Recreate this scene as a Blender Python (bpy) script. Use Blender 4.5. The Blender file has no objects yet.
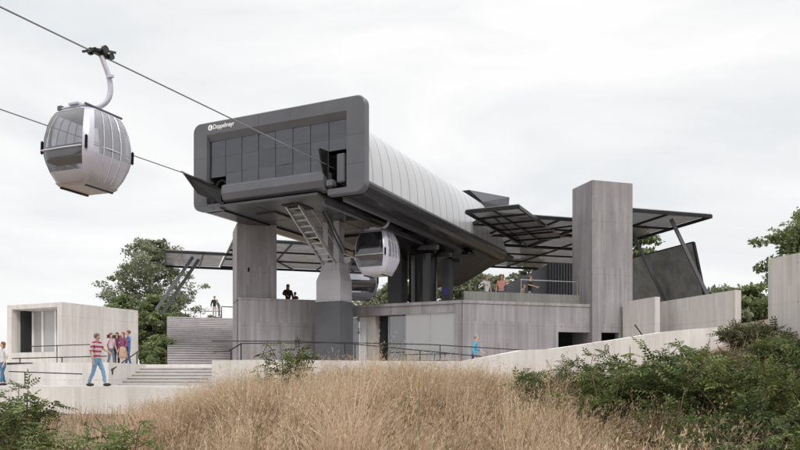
import bpy, bmesh, math, random
import numpy as np
from mathutils import Vector, Matrix, noise
random.seed(7); rng = np.random.default_rng(7)
R = math.radians
SC = bpy.context.scene
COL = SC.collection

# ------------------------------------------------------------------ camera
# the eye is the origin of heights (z = 0 is eye level, the grass slope lies below it)
F = 750.0 / 800.0
cam_d = bpy.data.cameras.new('camera'); cam = bpy.data.objects.new('camera', cam_d); COL.objects.link(cam)
cam.location = (0, 0, 0); cam.rotation_euler = (R(90), 0, 0)
cam_d.sensor_width = 36; cam_d.lens = 36 * F
cam_d.shift_y = 155.0 / 800.0
cam_d.clip_start = 0.1; cam_d.clip_end = 3000
SC.camera = cam
SC.render.resolution_x = 1024; SC.render.resolution_y = 576

# ------------------------------------------------------------------ light and sky (overcast)
SUN_EL, SUN_AZ = 40, 160          # azimuth clockwise from +Y
w = bpy.data.worlds.new('World'); SC.world = w; w.use_nodes = True
nt = w.node_tree; N = nt.nodes; L = nt.links; N.clear()
def nn(nt_, t, **k):
    n = nt_.nodes.new(t)
    for a, b in k.items(): setattr(n, a, b)
    return n
out = nn(nt, 'ShaderNodeOutputWorld'); bg = nn(nt, 'ShaderNodeBackground'); bg.inputs[1].default_value = 0.1
sky = nn(nt, 'ShaderNodeTexSky', sky_type='NISHITA', sun_disc=False)
sky.sun_elevation = R(SUN_EL); sky.sun_rotation = R(SUN_AZ)
tc = nn(nt, 'ShaderNodeTexCoord'); sep = nn(nt, 'ShaderNodeSeparateXYZ'); L.new(tc.outputs['Generated'], sep.inputs[0])
# cloud deck: brighter towards the zenith, soft streaky variation
mr = nn(nt, 'ShaderNodeMapRange'); L.new(sep.outputs['Z'], mr.inputs[0])
mr.inputs['From Min'].default_value = 0.42; mr.inputs['From Max'].default_value = 1.0
mr.inputs['To Min'].default_value = 9.9; mr.inputs['To Max'].default_value = 27.0; mr.interpolation_type = 'SMOOTHSTEP'
mp = nn(nt, 'ShaderNodeMapping'); L.new(tc.outputs['Generated'], mp.inputs[0]); mp.inputs['Scale'].default_value = (1.6, 1.6, 5.0)
mp.inputs['Rotation'].default_value = (0, 0.25, 0)
nz = nn(nt, 'ShaderNodeTexNoise'); L.new(mp.outputs[0], nz.inputs[0])
nz.inputs['Scale'].default_value = 1.6; nz.inputs['Detail'].default_value = 7; nz.inputs['Roughness'].default_value = .5; nz.inputs['Distortion'].default_value = .6
mr2 = nn(nt, 'ShaderNodeMapRange'); L.new(nz.outputs[0], mr2.inputs[0])
mr2.inputs['From Min'].default_value = .33; mr2.inputs['From Max'].default_value = .62
mr2.inputs['To Min'].default_value = .865; mr2.inputs['To Max'].default_value = 1.05
mul = nn(nt, 'ShaderNodeMath', operation='MULTIPLY'); L.new(mr.outputs[0], mul.inputs[0]); L.new(mr2.outputs[0], mul.inputs[1])
cr = nn(nt, 'ShaderNodeMapRange', data_type='FLOAT_VECTOR'); L.new(nz.outputs[0], cr.inputs['Vector'])
cr.inputs[7].default_value = (.33, .33, .33); cr.inputs[8].default_value = (.6, .6, .6)
cr.inputs[9].default_value = (.955, .985, 1.0); cr.inputs[10].default_value = (1.0, .992, .985)
vm = nn(nt, 'ShaderNodeVectorMath', operation='SCALE'); L.new(cr.outputs['Vector'], vm.inputs[0]); L.new(mul.outputs[0], vm.inputs['Scale'])
mx = nn(nt, 'ShaderNodeMix', data_type='RGBA'); mx.inputs[0].default_value = .95
L.new(sky.outputs[0], mx.inputs[6]); L.new(vm.outputs[0], mx.inputs[7])
L.new(mx.outputs[2], bg.inputs[0]); L.new(bg.outputs[0], out.inputs[0])
sd = bpy.data.lights.new('sun', 'SUN'); so = bpy.data.objects.new('sun', sd); COL.objects.link(so)
sd.energy = 1.5; sd.angle = R(14); sd.color = (1, .965, .93)
dv = Vector((math.sin(R(SUN_AZ)) * math.cos(R(SUN_EL)), math.cos(R(SUN_AZ)) * math.cos(R(SUN_EL)), math.sin(R(SUN_EL))))
so.rotation_euler = dv.to_track_quat('Z', 'Y').to_euler()
vs = SC.view_settings
vs.view_transform = 'Standard'; vs.look = 'None'; vs.exposure = 0; vs.gamma = 1; vs.use_curve_mapping = False
SC.render.engine = 'CYCLES'

# ------------------------------------------------------------------ materials
def base_mat(name, col, rough=.7, metal=0.0, spec=.5):
    m = bpy.data.materials.new(name); m.use_nodes = True
    b = m.node_tree.nodes['Principled BSDF']
    b.inputs['Base Color'].default_value = (*col, 1); b.inputs['Roughness'].default_value = rough
    b.inputs['Metallic'].default_value = metal; b.inputs['Specular IOR Level'].default_value = spec
    return m, m.node_tree, b
def ramp(t, stops):
    r = nn(t, 'ShaderNodeValToRGB'); e = r.color_ramp.elements
    while len(e) < len(stops): e.new(.5)
    for i, (p, c) in enumerate(stops): e[i].position = p; e[i].color = (*c, 1)
    return r
def noisy(name, c1, c2, scale=3, rough=.7, metal=0, bump=.0, stretch=(1, 1, 1), detail=6, spec=.5, bscale=None):
    m, t, b = base_mat(name, c1, rough, metal, spec)
    tc = nn(t, 'ShaderNodeTexCoord'); mp = nn(t, 'ShaderNodeMapping'); mp.inputs['Scale'].default_value = stretch
    t.links.new(tc.outputs['Object'], mp.inputs[0])
    n = nn(t, 'ShaderNodeTexNoise'); n.inputs['Scale'].default_value = scale; n.inputs['Detail'].default_value = detail
    t.links.new(mp.outputs[0], n.inputs[0])
    r = ramp(t, [(.3, c1), (.7, c2)]); t.links.new(n.outputs[0], r.inputs[0]); t.links.new(r.outputs[0], b.inputs['Base Color'])
    rr = nn(t, 'ShaderNodeMapRange'); t.links.new(n.outputs[0], rr.inputs[0])
    rr.inputs['To Min'].default_value = max(.02, rough - .1); rr.inputs['To Max'].default_value = min(1, rough + .12); t.links.new(rr.outputs[0], b.inputs['Roughness'])
    if bump:
        n2 = nn(t, 'ShaderNodeTexNoise'); n2.inputs['Scale'].default_value = bscale or scale * 4; t.links.new(mp.outputs[0], n2.inputs[0])
        bp = nn(t, 'ShaderNodeBump'); bp.inputs['Strength'].default_value = bump; bp.inputs['Distance'].default_value = .02
        t.links.new(n2.outputs[0], bp.inputs['Height']); t.links.new(bp.outputs[0], b.inputs['Normal'])
    return m
def board_concrete(name, lo, hi, bw=.13, blen=2.6, contrast=.35, horizontal=False):
    """board-formed concrete: staggered board marks, blotches, drip stains, pinholes"""
    m, t, b = base_mat(name, lo, .82, 0, .3); lk = t.links.new
    tc = nn(t, 'ShaderNodeTexCoord'); sp = nn(t, 'ShaderNodeSeparateXYZ'); lk(tc.outputs['Object'], sp.inputs[0])
    ad = nn(t, 'ShaderNodeMath', operation='ADD'); lk(sp.outputs['X'], ad.inputs[0]); lk(sp.outputs['Y'], ad.inputs[1])
    cb = nn(t, 'ShaderNodeCombineXYZ')
    if horizontal: lk(ad.outputs[0], cb.inputs[0]); lk(sp.outputs['Z'], cb.inputs[1])
    else: lk(sp.outputs['Z'], cb.inputs[0]); lk(ad.outputs[0], cb.inputs[1])
    br = nn(t, 'ShaderNodeTexBrick'); lk(cb.outputs[0], br.inputs[0]); br.offset = .37; br.offset_frequency = 3
    br.inputs['Scale'].default_value = 1; br.inputs['Brick Width'].default_value = blen; br.inputs['Row Height'].default_value = bw
    br.inputs['Mortar Size'].default_value = .006; br.inputs['Mortar Smooth'].default_value = .6
    br.inputs['Color1'].default_value = (0, 0, 0, 1); br.inputs['Color2'].default_value = (1, 1, 1, 1); br.inputs['Mortar'].default_value = (.2, .2, .2, 1)
    n1 = nn(t, 'ShaderNodeTexNoise'); n1.inputs['Scale'].default_value = .7; n1.inputs['Detail'].default_value = 8; n1.inputs['Roughness'].default_value = .62; lk(tc.outputs['Object'], n1.inputs[0])
    mp = nn(t, 'ShaderNodeMapping'); mp.inputs['Scale'].default_value = (7, 7, .35) if not horizontal else (.5, .5, 7); lk(tc.outputs['Object'], mp.inputs[0])
    n2 = nn(t, 'ShaderNodeTexNoise'); n2.inputs['Scale'].default_value = 1.3; n2.inputs['Detail'].default_value = 6; lk(mp.outputs[0], n2.inputs[0])
    n3 = nn(t, 'ShaderNodeTexNoise'); n3.inputs['Scale'].default_value = 22; n3.inputs['Detail'].default_value = 4; lk(tc.outputs['Object'], n3.inputs[0])
    def mad(a, k, c):
        x = nn(t, 'ShaderNodeMath', operation='MULTIPLY_ADD'); lk(a, x.inputs[0]); x.inputs[1].default_value = k
        if isinstance(c, float): x.inputs[2].default_value = c
        else: lk(c, x.inputs[2])
        return x.outputs[0]
    v = mad(br.outputs['Color'], contrast * .55, .5 - contrast * .27 - .775)
    v = mad(n1.outputs[0], .65, v); v = mad(n2.outputs[0], .6, v); v = mad(n3.outputs[0], .3, v)
    r = ramp(t, [(.15, lo), (.85, hi)]); lk(v, r.inputs[0]); lk(r.outputs[0], b.inputs['Base Color'])
    pj = nn(t, 'ShaderNodeMath', operation='PINGPONG'); lk(sp.outputs['Z'], pj.inputs[0]); pj.inputs[1].default_value = 1.22
    jr = nn(t, 'ShaderNodeMapRange'); lk(pj.outputs[0], jr.inputs[0]); jr.inputs['From Min'].default_value = .006; jr.inputs['From Max'].default_value = .022; jr.inputs['To Min'].default_value = .9; jr.inputs['To Max'].default_value = 1
    vor = nn(t, 'ShaderNodeTexVoronoi'); vor.inputs['Scale'].default_value = .82; vor.inputs['Randomness'].default_value = 0; lk(cb.outputs[0], vor.inputs[0])
    tr_ = nn(t, 'ShaderNodeMapRange'); lk(vor.outputs['Distance'], tr_.inputs[0]); tr_.inputs['From Min'].default_value = .022; tr_.inputs['From Max'].default_value = .03; tr_.inputs['To Min'].default_value = .72; tr_.inputs['To Max'].default_value = 1
    mp4 = nn(t, 'ShaderNodeMapping'); mp4.inputs['Scale'].default_value = (1.6, 1.6, .13); lk(tc.outputs['Object'], mp4.inputs[0])
    n4 = nn(t, 'ShaderNodeTexNoise'); n4.inputs['Scale'].default_value = 1.1; n4.inputs['Detail'].default_value = 7; n4.inputs['Roughness'].default_value = .65; lk(mp4.outputs[0], n4.inputs[0])
    dr_ = nn(t, 'ShaderNodeMapRange'); lk(n4.outputs[0], dr_.inputs[0]); dr_.inputs['From Min'].default_value = .36; dr_.inputs['From Max'].default_value = .52; dr_.inputs['To Min'].default_value = .90; dr_.inputs['To Max'].default_value = 1.03
    pm = nn(t, 'ShaderNodeMath', operation='MULTIPLY'); lk(jr.outputs[0], pm.inputs[0]); lk(tr_.outputs[0], pm.inputs[1])
    pm2 = nn(t, 'ShaderNodeMath', operation='MULTIPLY'); lk(pm.outputs[0], pm2.inputs[0]); lk(dr_.outputs[0], pm2.inputs[1])
    sv = nn(t, 'ShaderNodeVectorMath', operation='SCALE'); lk(r.outputs[0], sv.inputs[0]); lk(pm2.outputs[0], sv.inputs['Scale']); lk(sv.outputs[0], b.inputs['Base Color'])
    ht = mad(br.outputs['Color'], .5, n3.outputs[0]); ht = mad(br.outputs['Fac'], -1.2, ht)
    bp = nn(t, 'ShaderNodeBump'); bp.inputs['Strength'].default_value = .35; bp.inputs['Distance'].default_value = .01; lk(ht, bp.inputs['Height']); lk(bp.outputs[0], b.inputs['Normal'])
    return m
M = {}
M['conc'] = board_concrete('grey board concrete', (.17, .157, .162), (.325, .305, .313), bw=.14, contrast=.5)
M['conc_light'] = board_concrete('pale concrete', (.49, .46, .435), (.73, .695, .665), bw=.6, blen=2.4, contrast=.14)
M['conc_box'] = board_concrete('pale board concrete', (.42, .39, .365), (.655, .62, .59), bw=.2, blen=3, contrast=.3)
M['conc_step'] = board_concrete('step concrete', (.36, .335, .34), (.52, .49, .49), bw=.3, contrast=.2, horizontal=True)
M['conc_step2'] = board_concrete('front step concrete', (.40, .375, .36), (.60, .57, .55), bw=.3, contrast=.2, horizontal=True)
M['paving'] = noisy('paving concrete', (.40, .38, .36), (.52, .5, .475), 1.5, .85, bump=.2)
M['frame'] = noisy('grey powder coat', (.088, .089, .100), (.108, .109, .121), .8, .36, metal=.1)
M['hull'] = noisy('dark satin cladding', (.022, .022, .024), (.034, .033, .036), .6, .22, metal=.1)
M['under'] = noisy('underside sheet', (.047, .047, .052), (.067, .067, .073), .5, .35, metal=.1)
M['black'] = noisy('black steel', (.012, .012, .013), (.022, .022, .023), 2, .4, metal=.5)
M['darkgrey'] = noisy('dark grey painted concrete', (.075, .075, .083), (.10, .10, .11), 1.2, .6, bump=.1)
M['steel'] = noisy('galvanised steel', (.36, .36, .37), (.5, .5, .51), 6, .45, metal=.6)
M['pylon'] = noisy('light grey painted steel', (.40, .39, .42), (.47, .46, .49), 1.2, .5, metal=.0)
M['lilac'] = noisy('lilac grey cabin paint', (.50, .495, .57), (.54, .535, .61), .8, .25, metal=.2)
M['rope'] = noisy('steel rope', (.16, .16, .165), (.28, .28, .285), 40, .45, metal=.4)
M['floor_pan'] = noisy('cabin floor pan', (.42, .40, .41), (.52, .49, .5), 3, .5)
M['white'] = base_mat('white lettering', (.85, .85, .85), .5)[0]
M['seat'] = noisy('seat', (.03, .03, .035), (.05, .05, .055), 3, .6)
M['curtain'] = noisy('pale curtain', (.55, .53, .52), (.68, .66, .64), 6, .8, stretch=(8, 8, .2))
M['interior'] = noisy('interior plaster', (.68, .66, .63), (.76, .74, .71), 1, .8)
M['beige'] = noisy('beige stone pillar', (.42, .38, .34), (.52, .48, .44), 2, .8, bump=.1)
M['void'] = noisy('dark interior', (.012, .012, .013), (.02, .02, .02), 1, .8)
M['sign'] = base_mat('violet sign', (.10, .08, .30), .5)[0]
M['bark'] = noisy('bark', (.10, .08, .065), (.2, .17, .145), 9, .9, bump=.5, stretch=(1, 1, .3))
M['stem'] = noisy('green brown stem', (.09, .065, .04), (.16, .13, .07), 9, .8)
M['parapet'] = board_concrete('shade darkened concrete', (.13, .13, .12), (.22, .22, .20))  # the parapet's shadow is put into this darker greenish grey

def glass_mat(name, tint=(.8, .82, .85), mixv=.5, rough=.05, col2=None, dif=(.55, .55, .6), difmix=0.0):
    """thin glass sheet: see-through + mirror by angle (+ a little milky film)"""
    m = bpy.data.materials.new(name); m.use_nodes = True; t = m.node_tree; t.nodes.clear(); lk = t.links.new
    o = nn(t, 'ShaderNodeOutputMaterial'); tr = nn(t, 'ShaderNodeBsdfTransparent'); tr.inputs[0].default_value = (*tint, 1)
    gl = nn(t, 'ShaderNodeBsdfGlossy'); gl.inputs['Roughness'].default_value = rough; gl.inputs[0].default_value = (.9, .9, .92, 1)
    fr = nn(t, 'ShaderNodeFresnel'); fr.inputs[0].default_value = 1.5
    ma = nn(t, 'ShaderNodeMath', operation='MULTIPLY_ADD'); lk(fr.outputs[0], ma.inputs[0]); ma.inputs[1].default_value = 1.2; ma.inputs[2].default_value = mixv; ma.use_clamp = True
    m1 = nn(t, 'ShaderNodeMixShader'); lk(ma.outputs[0], m1.inputs[0]); lk(tr.outputs[0], m1.inputs[1]); lk(gl.outputs[0], m1.inputs[2])
    df = nn(t, 'ShaderNodeBsdfDiffuse'); df.inputs[0].default_value = (*dif, 1)
    m2 = nn(t, 'ShaderNodeMixShader'); m2.inputs[0].default_value = difmix; lk(m1.outputs[0], m2.inputs[1]); lk(df.outputs[0], m2.inputs[2])
    lk(m2.outputs[0], o.inputs[0]); return m
M['shopwin'] = glass_mat('kiosk glass', (.7, .7, .72), .1, .1, dif=(.68, .66, .65), difmix=.5)
M['glass'] = glass_mat('shop glass', (.75, .76, .78), .10, .03, difmix=.05)
M['frosted'] = glass_mat('frosted glass', (.62, .62, .64), .16, .12, dif=(.74, .73, .72), difmix=.26)
M['cab_glass'] = glass_mat('cabin glass', (.72, .72, .76), .05, .05, dif=(.6, .6, .65), difmix=.08)
M['cab_glass2'] = glass_mat('cabin side glass', (.62, .62, .66), .14, .05, dif=(.55, .55, .6), difmix=.28)
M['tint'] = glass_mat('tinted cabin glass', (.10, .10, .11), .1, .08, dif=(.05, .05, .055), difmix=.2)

def striped_shell():
    m, t, b = base_mat('white shell sheeting', (.6, .6, .6), .28, .1, .5); lk = t.links.new
    tc = nn(t, 'ShaderNodeTexCoord'); sp = nn(t, 'ShaderNodeSeparateXYZ'); lk(tc.outputs['Object'], sp.inputs[0])
    md = nn(t, 'ShaderNodeMath', operation='PINGPONG'); lk(sp.outputs['Y'], md.inputs[0]); md.inputs[1].default_value = .42
    r = ramp(t, [(.025, (.27, .27, .28)), (.055, (.48, .485, .50))]); lk(md.outputs[0], r.inputs[0])
    n = nn(t, 'ShaderNodeTexNoise'); n.inputs['Scale'].default_value = .8; n.inputs['Detail'].default_value = 5; lk(tc.outputs['Object'], n.inputs[0])
    mr = nn(t, 'ShaderNodeMapRange'); lk(n.outputs[0], mr.inputs[0]); mr.inputs['To Min'].default_value = .86; mr.inputs['To Max'].default_value = 1.1
    mm = nn(t, 'ShaderNodeVectorMath', operation='SCALE'); lk(r.outputs[0], mm.inputs[0]); lk(mr.outputs[0], mm.inputs['Scale'])
    lk(mm.outputs[0], b.inputs['Base Color'])
    bp = nn(t, 'ShaderNodeBump'); bp.inputs['Distance'].default_value = .02; bp.inputs['Strength'].default_value = .5; lk(md.outputs[0], bp.inputs['Height'])
    return m
M['shell'] = striped_shell()
def pane_mat():
    m, t, b = base_mat('smoked cladding panes', (.10, .10, .105), .07, .8, .6); lk = t.links.new
    g = nn(t, 'ShaderNodeNewGeometry')
    mr = nn(t, 'ShaderNodeMapRange'); lk(g.outputs['Random Per Island'], mr.inputs[0]); mr.inputs['To Min'].default_value = .92; mr.inputs['To Max'].default_value = 1.12
    mm = nn(t, 'ShaderNodeVectorMath', operation='SCALE'); mm.inputs[0].default_value = (.10, .102, .112); lk(mr.outputs[0], mm.inputs['Scale'])
    lk(mm.outputs[0], b.inputs['Base Color'])
    tc = nn(t, 'ShaderNodeTexCoord'); n = nn(t, 'ShaderNodeTexNoise'); n.inputs['Scale'].default_value = 1.3; lk(tc.outputs['Object'], n.inputs[0])
    mp = nn(t, 'ShaderNodeMapping'); mp.inputs['Scale'].default_value = (.5, .5, 2.2); lk(tc.outputs['Object'], mp.inputs[0]); lk(mp.outputs[0], n.inputs[0])
    bp = nn(t, 'ShaderNodeBump'); bp.inputs['Distance'].default_value = .10; bp.inputs['Strength'].default_value = .35; lk(n.outputs[0], bp.inputs['Height']); lk(bp.outputs[0], b.inputs['Normal'])
    return m
M['pane'] = pane_mat()
def mesh_mat(name, c1, c2, holes):
    m, t, b = base_mat(name, c1, .6, .3); lk = t.links.new
    tc = nn(t, 'ShaderNodeTexCoord'); n = nn(t, 'ShaderNodeTexNoise'); n.inputs['Scale'].default_value = 1.2; n.inputs['Detail'].default_value = 8; n.inputs['Roughness'].default_value = .7
    lk(tc.outputs['Object'], n.inputs[0]); r = ramp(t, [(.35, c1), (.65, c2)]); lk(n.outputs[0], r.inputs[0]); lk(r.outputs[0], b.inputs['Base Color'])
    tr = nn(t, 'ShaderNodeBsdfTransparent'); mx = nn(t, 'ShaderNodeMixShader'); mx.inputs[0].default_value = holes
    o = t.nodes['Material Output']; lk(b.outputs[0], mx.inputs[1]); lk(tr.outputs[0], mx.inputs[2]); lk(mx.outputs[0], o.inputs[0])
    return m
M['mesh'] = mesh_mat('perforated metal sheet', (.24, .24, .25), (.42, .42, .43), .30)
M['mesh_wall'] = mesh_mat('weathered metal sheet', (.24, .25, .245), (.42, .43, .42), .03)
def cloth(name, col, col2=None):
    return noisy(name, col, col2 or tuple(c * .8 for c in col), 12, .9, bump=.2)
def leaf_mat(name, c1, c2, c3, trans=.35, rough=.45):
    m, t, b = base_mat(name, c1, rough, 0, .18); lk = t.links.new
    g = nn(t, 'ShaderNodeNewGeometry'); at = nn(t, 'ShaderNodeAttribute', attribute_name='tone')
    ad = nn(t, 'ShaderNodeMath', operation='MULTIPLY_ADD'); lk(g.outputs['Random Per Island'], ad.inputs[0]); ad.inputs[1].default_value = .35
    ml = nn(t, 'ShaderNodeMath', operation='MULTIPLY'); lk(at.outputs['Fac'], ml.inputs[0]); ml.inputs[1].default_value = .65; lk(ml.outputs[0], ad.inputs[2])
    r = ramp(t, [(.1, c1), (.5, c2), (.92, c3)]); lk(ad.outputs[0], r.inputs[0]); lk(r.outputs[0], b.inputs['Base Color'])
    tl = nn(t, 'ShaderNodeBsdfTranslucent'); lk(r.outputs[0], tl.inputs[0])
    mx = nn(t, 'ShaderNodeMixShader'); mx.inputs[0].default_value = trans; o = t.nodes['Material Output']
    lk(b.outputs[0], mx.inputs[1]); lk(tl.outputs[0], mx.inputs[2]); lk(mx.outputs[0], o.inputs[0])
    return m
M['leaf_tree'] = leaf_mat('tree leaves', (.10, .115, .07), (.19, .21, .13), (.32, .34, .22))
M['leaf_bright'] = leaf_mat('fresh leaves', (.085, .11, .045), (.17, .205, .09), (.29, .33, .16))
M['leaf_bush'] = leaf_mat('bush leaves', (.022, .032, .012), (.066, .092, .032), (.24, .27, .10), rough=.6)
M['leaf_bush2'] = leaf_mat('shrub leaves', (.025, .034, .012), (.08, .10, .03), (.28, .30, .11), rough=.6)
M['leaf_bright2'] = leaf_mat('young shrub leaves', (.06, .08, .025), (.13, .16, .055), (.27, .30, .12), rough=.6)
M['leaf_olive'] = leaf_mat('olive leaves', (.06, .06, .03), (.10, .105, .05), (.18, .16, .085))
M['straw'] = leaf_mat('dry grass', (.12, .075, .045), (.43, .30, .20), (.80, .64, .48), trans=.3, rough=.8)
M['straw_head'] = leaf_mat('seed heads', (.32, .21, .13), (.52, .39, .26), (.74, .62, .46), trans=.45, rough=.9)
M['soil'] = noisy('dry soil', (.09, .065, .042), (.24, .175, .11), 6, .95, bump=.6, bscale=40)

# ------------------------------------------------------------------ mesh helpers
def mesh_from_bm(name, bm, mat=None, smooth=False):
    me = bpy.data.meshes.new(name); bmesh.ops.recalc_face_normals(bm, faces=bm.faces[:]) if not smooth == 'keep' else None
    bm.to_mesh(me); bm.free()
    if mat: me.materials.append(mat)
    if smooth:
        me.polygons.foreach_set('use_smooth', [True] * len(me.polygons))
    return me
def obj(name, bm, mat, parent=None, smooth=False, label=None):
    me = bm if isinstance(bm, bpy.types.Mesh) else mesh_from_bm(name, bm, mat, smooth)
    if isinstance(bm, bpy.types.Mesh) and mat and not me.materials: me.materials.append(mat)
    o = bpy.data.objects.new(name, me); COL.objects.link(o)
    if parent: o.parent = parent
    if label: o['label'] = label
    return o
def thing(name, label, cat, loc=(0, 0, 0), rz=0, group=None):
    o = bpy.data.objects.new(name, None); COL.objects.link(o); o.location = loc; o.rotation_euler = (0, 0, rz)
    o.empty_display_size = .2
    o['label'] = label; o['category'] = cat
    if group: o['group'] = group
    return o
def tag(o, label, cat, group=None, kind=None):
    o['label'] = label; o['category'] = cat
    if group: o['group'] = group
    if kind: o['kind'] = kind
    return o
def struct(name, bm, mat, label=None, smooth=False):
    o = obj(name, bm, mat, None, smooth); o['kind'] = 'structure'; o['label'] = label or name.replace('_', ' '); o['category'] = name.replace('_', ' ')
    return o
def B(): return bmesh.new()
def hexa(bm, p):
    v = [bm.verts.new(q) for q in p]
    for f in ((0, 3, 2, 1), (4, 5, 6, 7), (0, 1, 5, 4), (1, 2, 6, 5), (2, 3, 7, 6), (3, 0, 4, 7)): bm.faces.new([v[i] for i in f])
    return v
def box(bm, x0, x1, y0, y1, z0, z1, bev=0):
    v = hexa(bm, [(x0, y0, z0), (x1, y0, z0), (x1, y1, z0), (x0, y1, z0), (x0, y0, z1), (x1, y0, z1), (x1, y1, z1), (x0, y1, z1)])
    if bev:
        es = {e for q in v for e in q.link_edges}
        bmesh.ops.bevel(bm, geom=list(es), offset=bev, segments=2, affect='EDGES')
    return bm
def bar(bm, a, b, wd, ht, up=(0, 0, 1)):
    """rectangular bar from a to b"""
    a = Vector(a); b = Vector(b); d = (b - a).normalized(); u = Vector(up)
    if abs(d.dot(u)) > .98: u = Vector((1, 0, 0))
    s = d.cross(u).normalized(); u = s.cross(d).normalized(); s *= wd / 2; u *= ht / 2
    hexa(bm, [a - s - u, a + s - u, b + s - u, b - s - u, a - s + u, a + s + u, b + s + u, b - s + u]); return bm
def tube(bm, pts, r, seg=8, cap=True):
    pts = [Vector(p) for p in pts]; n = len(pts); rr = r if isinstance(r, (list, tuple)) else [r] * n
    prev = None; rings = []; ref = None
    for i, p in enumerate(pts):
        d = (pts[min(i + 1, n - 1)] - pts[max(i - 1, 0)]).normalized()
        if ref is None: ref = Vector((0, 0, 1)) if abs(d.z) < .9 else Vector((1, 0, 0))
        s = d.cross(ref).normalized(); u = s.cross(d).normalized(); ref = u
        rings.append([bm.verts.new(p + rr[i] * (math.cos(2 * math.pi * k / seg) * s + math.sin(2 * math.pi * k / seg) * u)) for k in range(seg)])
    for i in range(n - 1):
        for k in range(seg):
            bm.faces.new([rings[i][k], rings[i][(k + 1) % seg], rings[i + 1][(k + 1) % seg], rings[i + 1][k]])
    if cap: bm.faces.new(rings[0][::-1]); bm.faces.new(rings[-1])
    return bm
def loft(bm, rings, close=True, cap=True):
    vr = [[bm.verts.new(p) for p in r] for r in rings]; n = len(vr[0])
    for i in range(len(vr) - 1):
        for k in range(n if close else n - 1):
            bm.faces.new([vr[i][k], vr[i][(k + 1) % n], vr[i + 1][(k + 1) % n], vr[i + 1][k]])
    if cap and close: bm.faces.new(vr[0][::-1]); bm.faces.new(vr[-1])
    return vr
def prism(bm, poly, z0, z1):
    a = [bm.verts.new((x, y, z0)) for x, y in poly]; b = [bm.verts.new((x, y, z1)) for x, y in poly]; n = len(poly)
    bm.faces.new(a[::-1]); bm.faces.new(b)
    for i in range(n): bm.faces.new([a[i], a[(i + 1) % n], b[(i + 1) % n], b[i]])
    return bm
def wall(bm, u0, u1, z0, z1, holes, d0, d1, axis='x'):
    """wall with real openings: along local x (or y), depth d0..d1, holes = [(u0,u1,z0,z1)]"""
    us = sorted({u0, u1, *[h for q in holes for h in q[:2]]}); zs = sorted({z0, z1, *[h for q in holes for h in q[2:]]})
    us = [u for u in us if u0 <= u <= u1]; zs = [z for z in zs if z0 <= z <= z1]
    solid = lambda i, j: 0 <= i < len(us) - 1 and 0 <= j < len(zs) - 1 and not any(h[0] <= (us[i] + us[i + 1]) / 2 <= h[1] and h[2] <= (zs[j] + zs[j + 1]) / 2 <= h[3] for h in holes)
    P = (lambda u, d, z: (u, d, z)) if axis == 'x' else (lambda u, d, z: (d, u, z))
    q = lambda *p: bm.faces.new([bm.verts.new(c) for c in p])
    for i in range(len(us) - 1):
        for j in range(len(zs) - 1):
            if not solid(i, j): continue
            a, b_, c, e = us[i], us[i + 1], zs[j], zs[j + 1]
            q(P(a, d0, c), P(b_, d0, c), P(b_, d0, e), P(a, d0, e)); q(P(a, d1, c), P(a, d1, e), P(b_, d1, e), P(b_, d1, c))
            if not solid(i - 1, j): q(P(a, d0, c), P(a, d0, e), P(a, d1, e), P(a, d1, c))
            if not solid(i + 1, j): q(P(b_, d0, c), P(b_, d1, c), P(b_, d1, e), P(b_, d0, e))
            if not solid(i, j - 1): q(P(a, d0, c), P(a, d1, c), P(b_, d1, c), P(b_, d0, c))
            if not solid(i, j + 1): q(P(a, d0, e), P(b_, d0, e), P(b_, d1, e), P(a, d1, e))
    bmesh.ops.remove_doubles(bm, verts=bm.verts[:], dist=.0005)
    return bm
def at(px, py, Y): return Vector(((px - 400) / 750 * Y, Y, (380 - py) / 750 * Y))   # site survey: bearing + height of a point at distance Y
def quads_mesh(name, verts, nper, faces, tone=None):
    """verts (n,k,3) array, faces = list of index tuples inside one item (quads)"""
    n, k, _ = verts.shape; fa = np.array(faces, dtype=np.int64); nf, c = fa.shape
    me = bpy.data.meshes.new(name); me.vertices.add(n * k); me.vertices.foreach_set('co', verts.reshape(-1).astype(np.float32))
    idx = (fa[None] + (np.arange(n) * k)[:, None, None]).reshape(-1)
    me.loops.add(len(idx)); me.loops.foreach_set('vertex_index', idx.astype(np.int32))
    me.polygons.add(n * nf); me.polygons.foreach_set('loop_start', (np.arange(n * nf) * c).astype(np.int32))
    me.update(calc_edges=True); me.validate()
    if tone is not None:
        a = me.attributes.new('tone', 'FLOAT', 'POINT'); a.data.foreach_set('value', np.repeat(tone, k).astype(np.float32))
    return me

RS = R(-25.5)   # heading of the ropeway line (local x across, local y along)
RA = R(17.3)    # heading of the concrete grid
# ------------------------------------------------------------------ terrain
def sm(x, a, b): t = min(1, max(0, (x - a) / (b - a))); return t * t * (3 - 2 * t)
WALLPTS = [(-40, 23.6), (-5.8, 23.6), (-1.5, 23.2), (1.8, 22.7), (3.9, 23.5), (6, 25), (9.5, 27), (12.8, 28.6), (17, 30)]
def wally(x):
    for (a, b), (c, d) in zip(WALLPTS, WALLPTS[1:]):
        if x <= c: return b + (d - b) * (x - a) / (c - a) if x > a else b
    return WALLPTS[-1][1]
def gh(x, y):
    h = -1.72 + .42 * sm(y, 2, 14) + .62 * math.exp(-((x - .1) / 3.9) ** 2 - ((y - 15.5) / 5.5) ** 2)
    h += .22 * sm(y, 14, 23)
    h += .29 * max(0, min(x, 18) - 4.0) * sm(y, 15, 25)
    h += .06 * noise.noise(Vector((x * .5, y * .5, 0))) + .02 * noise.noise(Vector((x * 2, y * 2, 3)))
    if x < 13.4:
        k = sm(y, wally(x) - .1, wally(x) + .5); h = h * (1 - k) + (-.45) * k
        h = max(h, -.45 + 0) if k == 1 else h
    k = sm(y, 52, 64); h = h * (1 - k) + 1.3 * k
    return h
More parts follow.
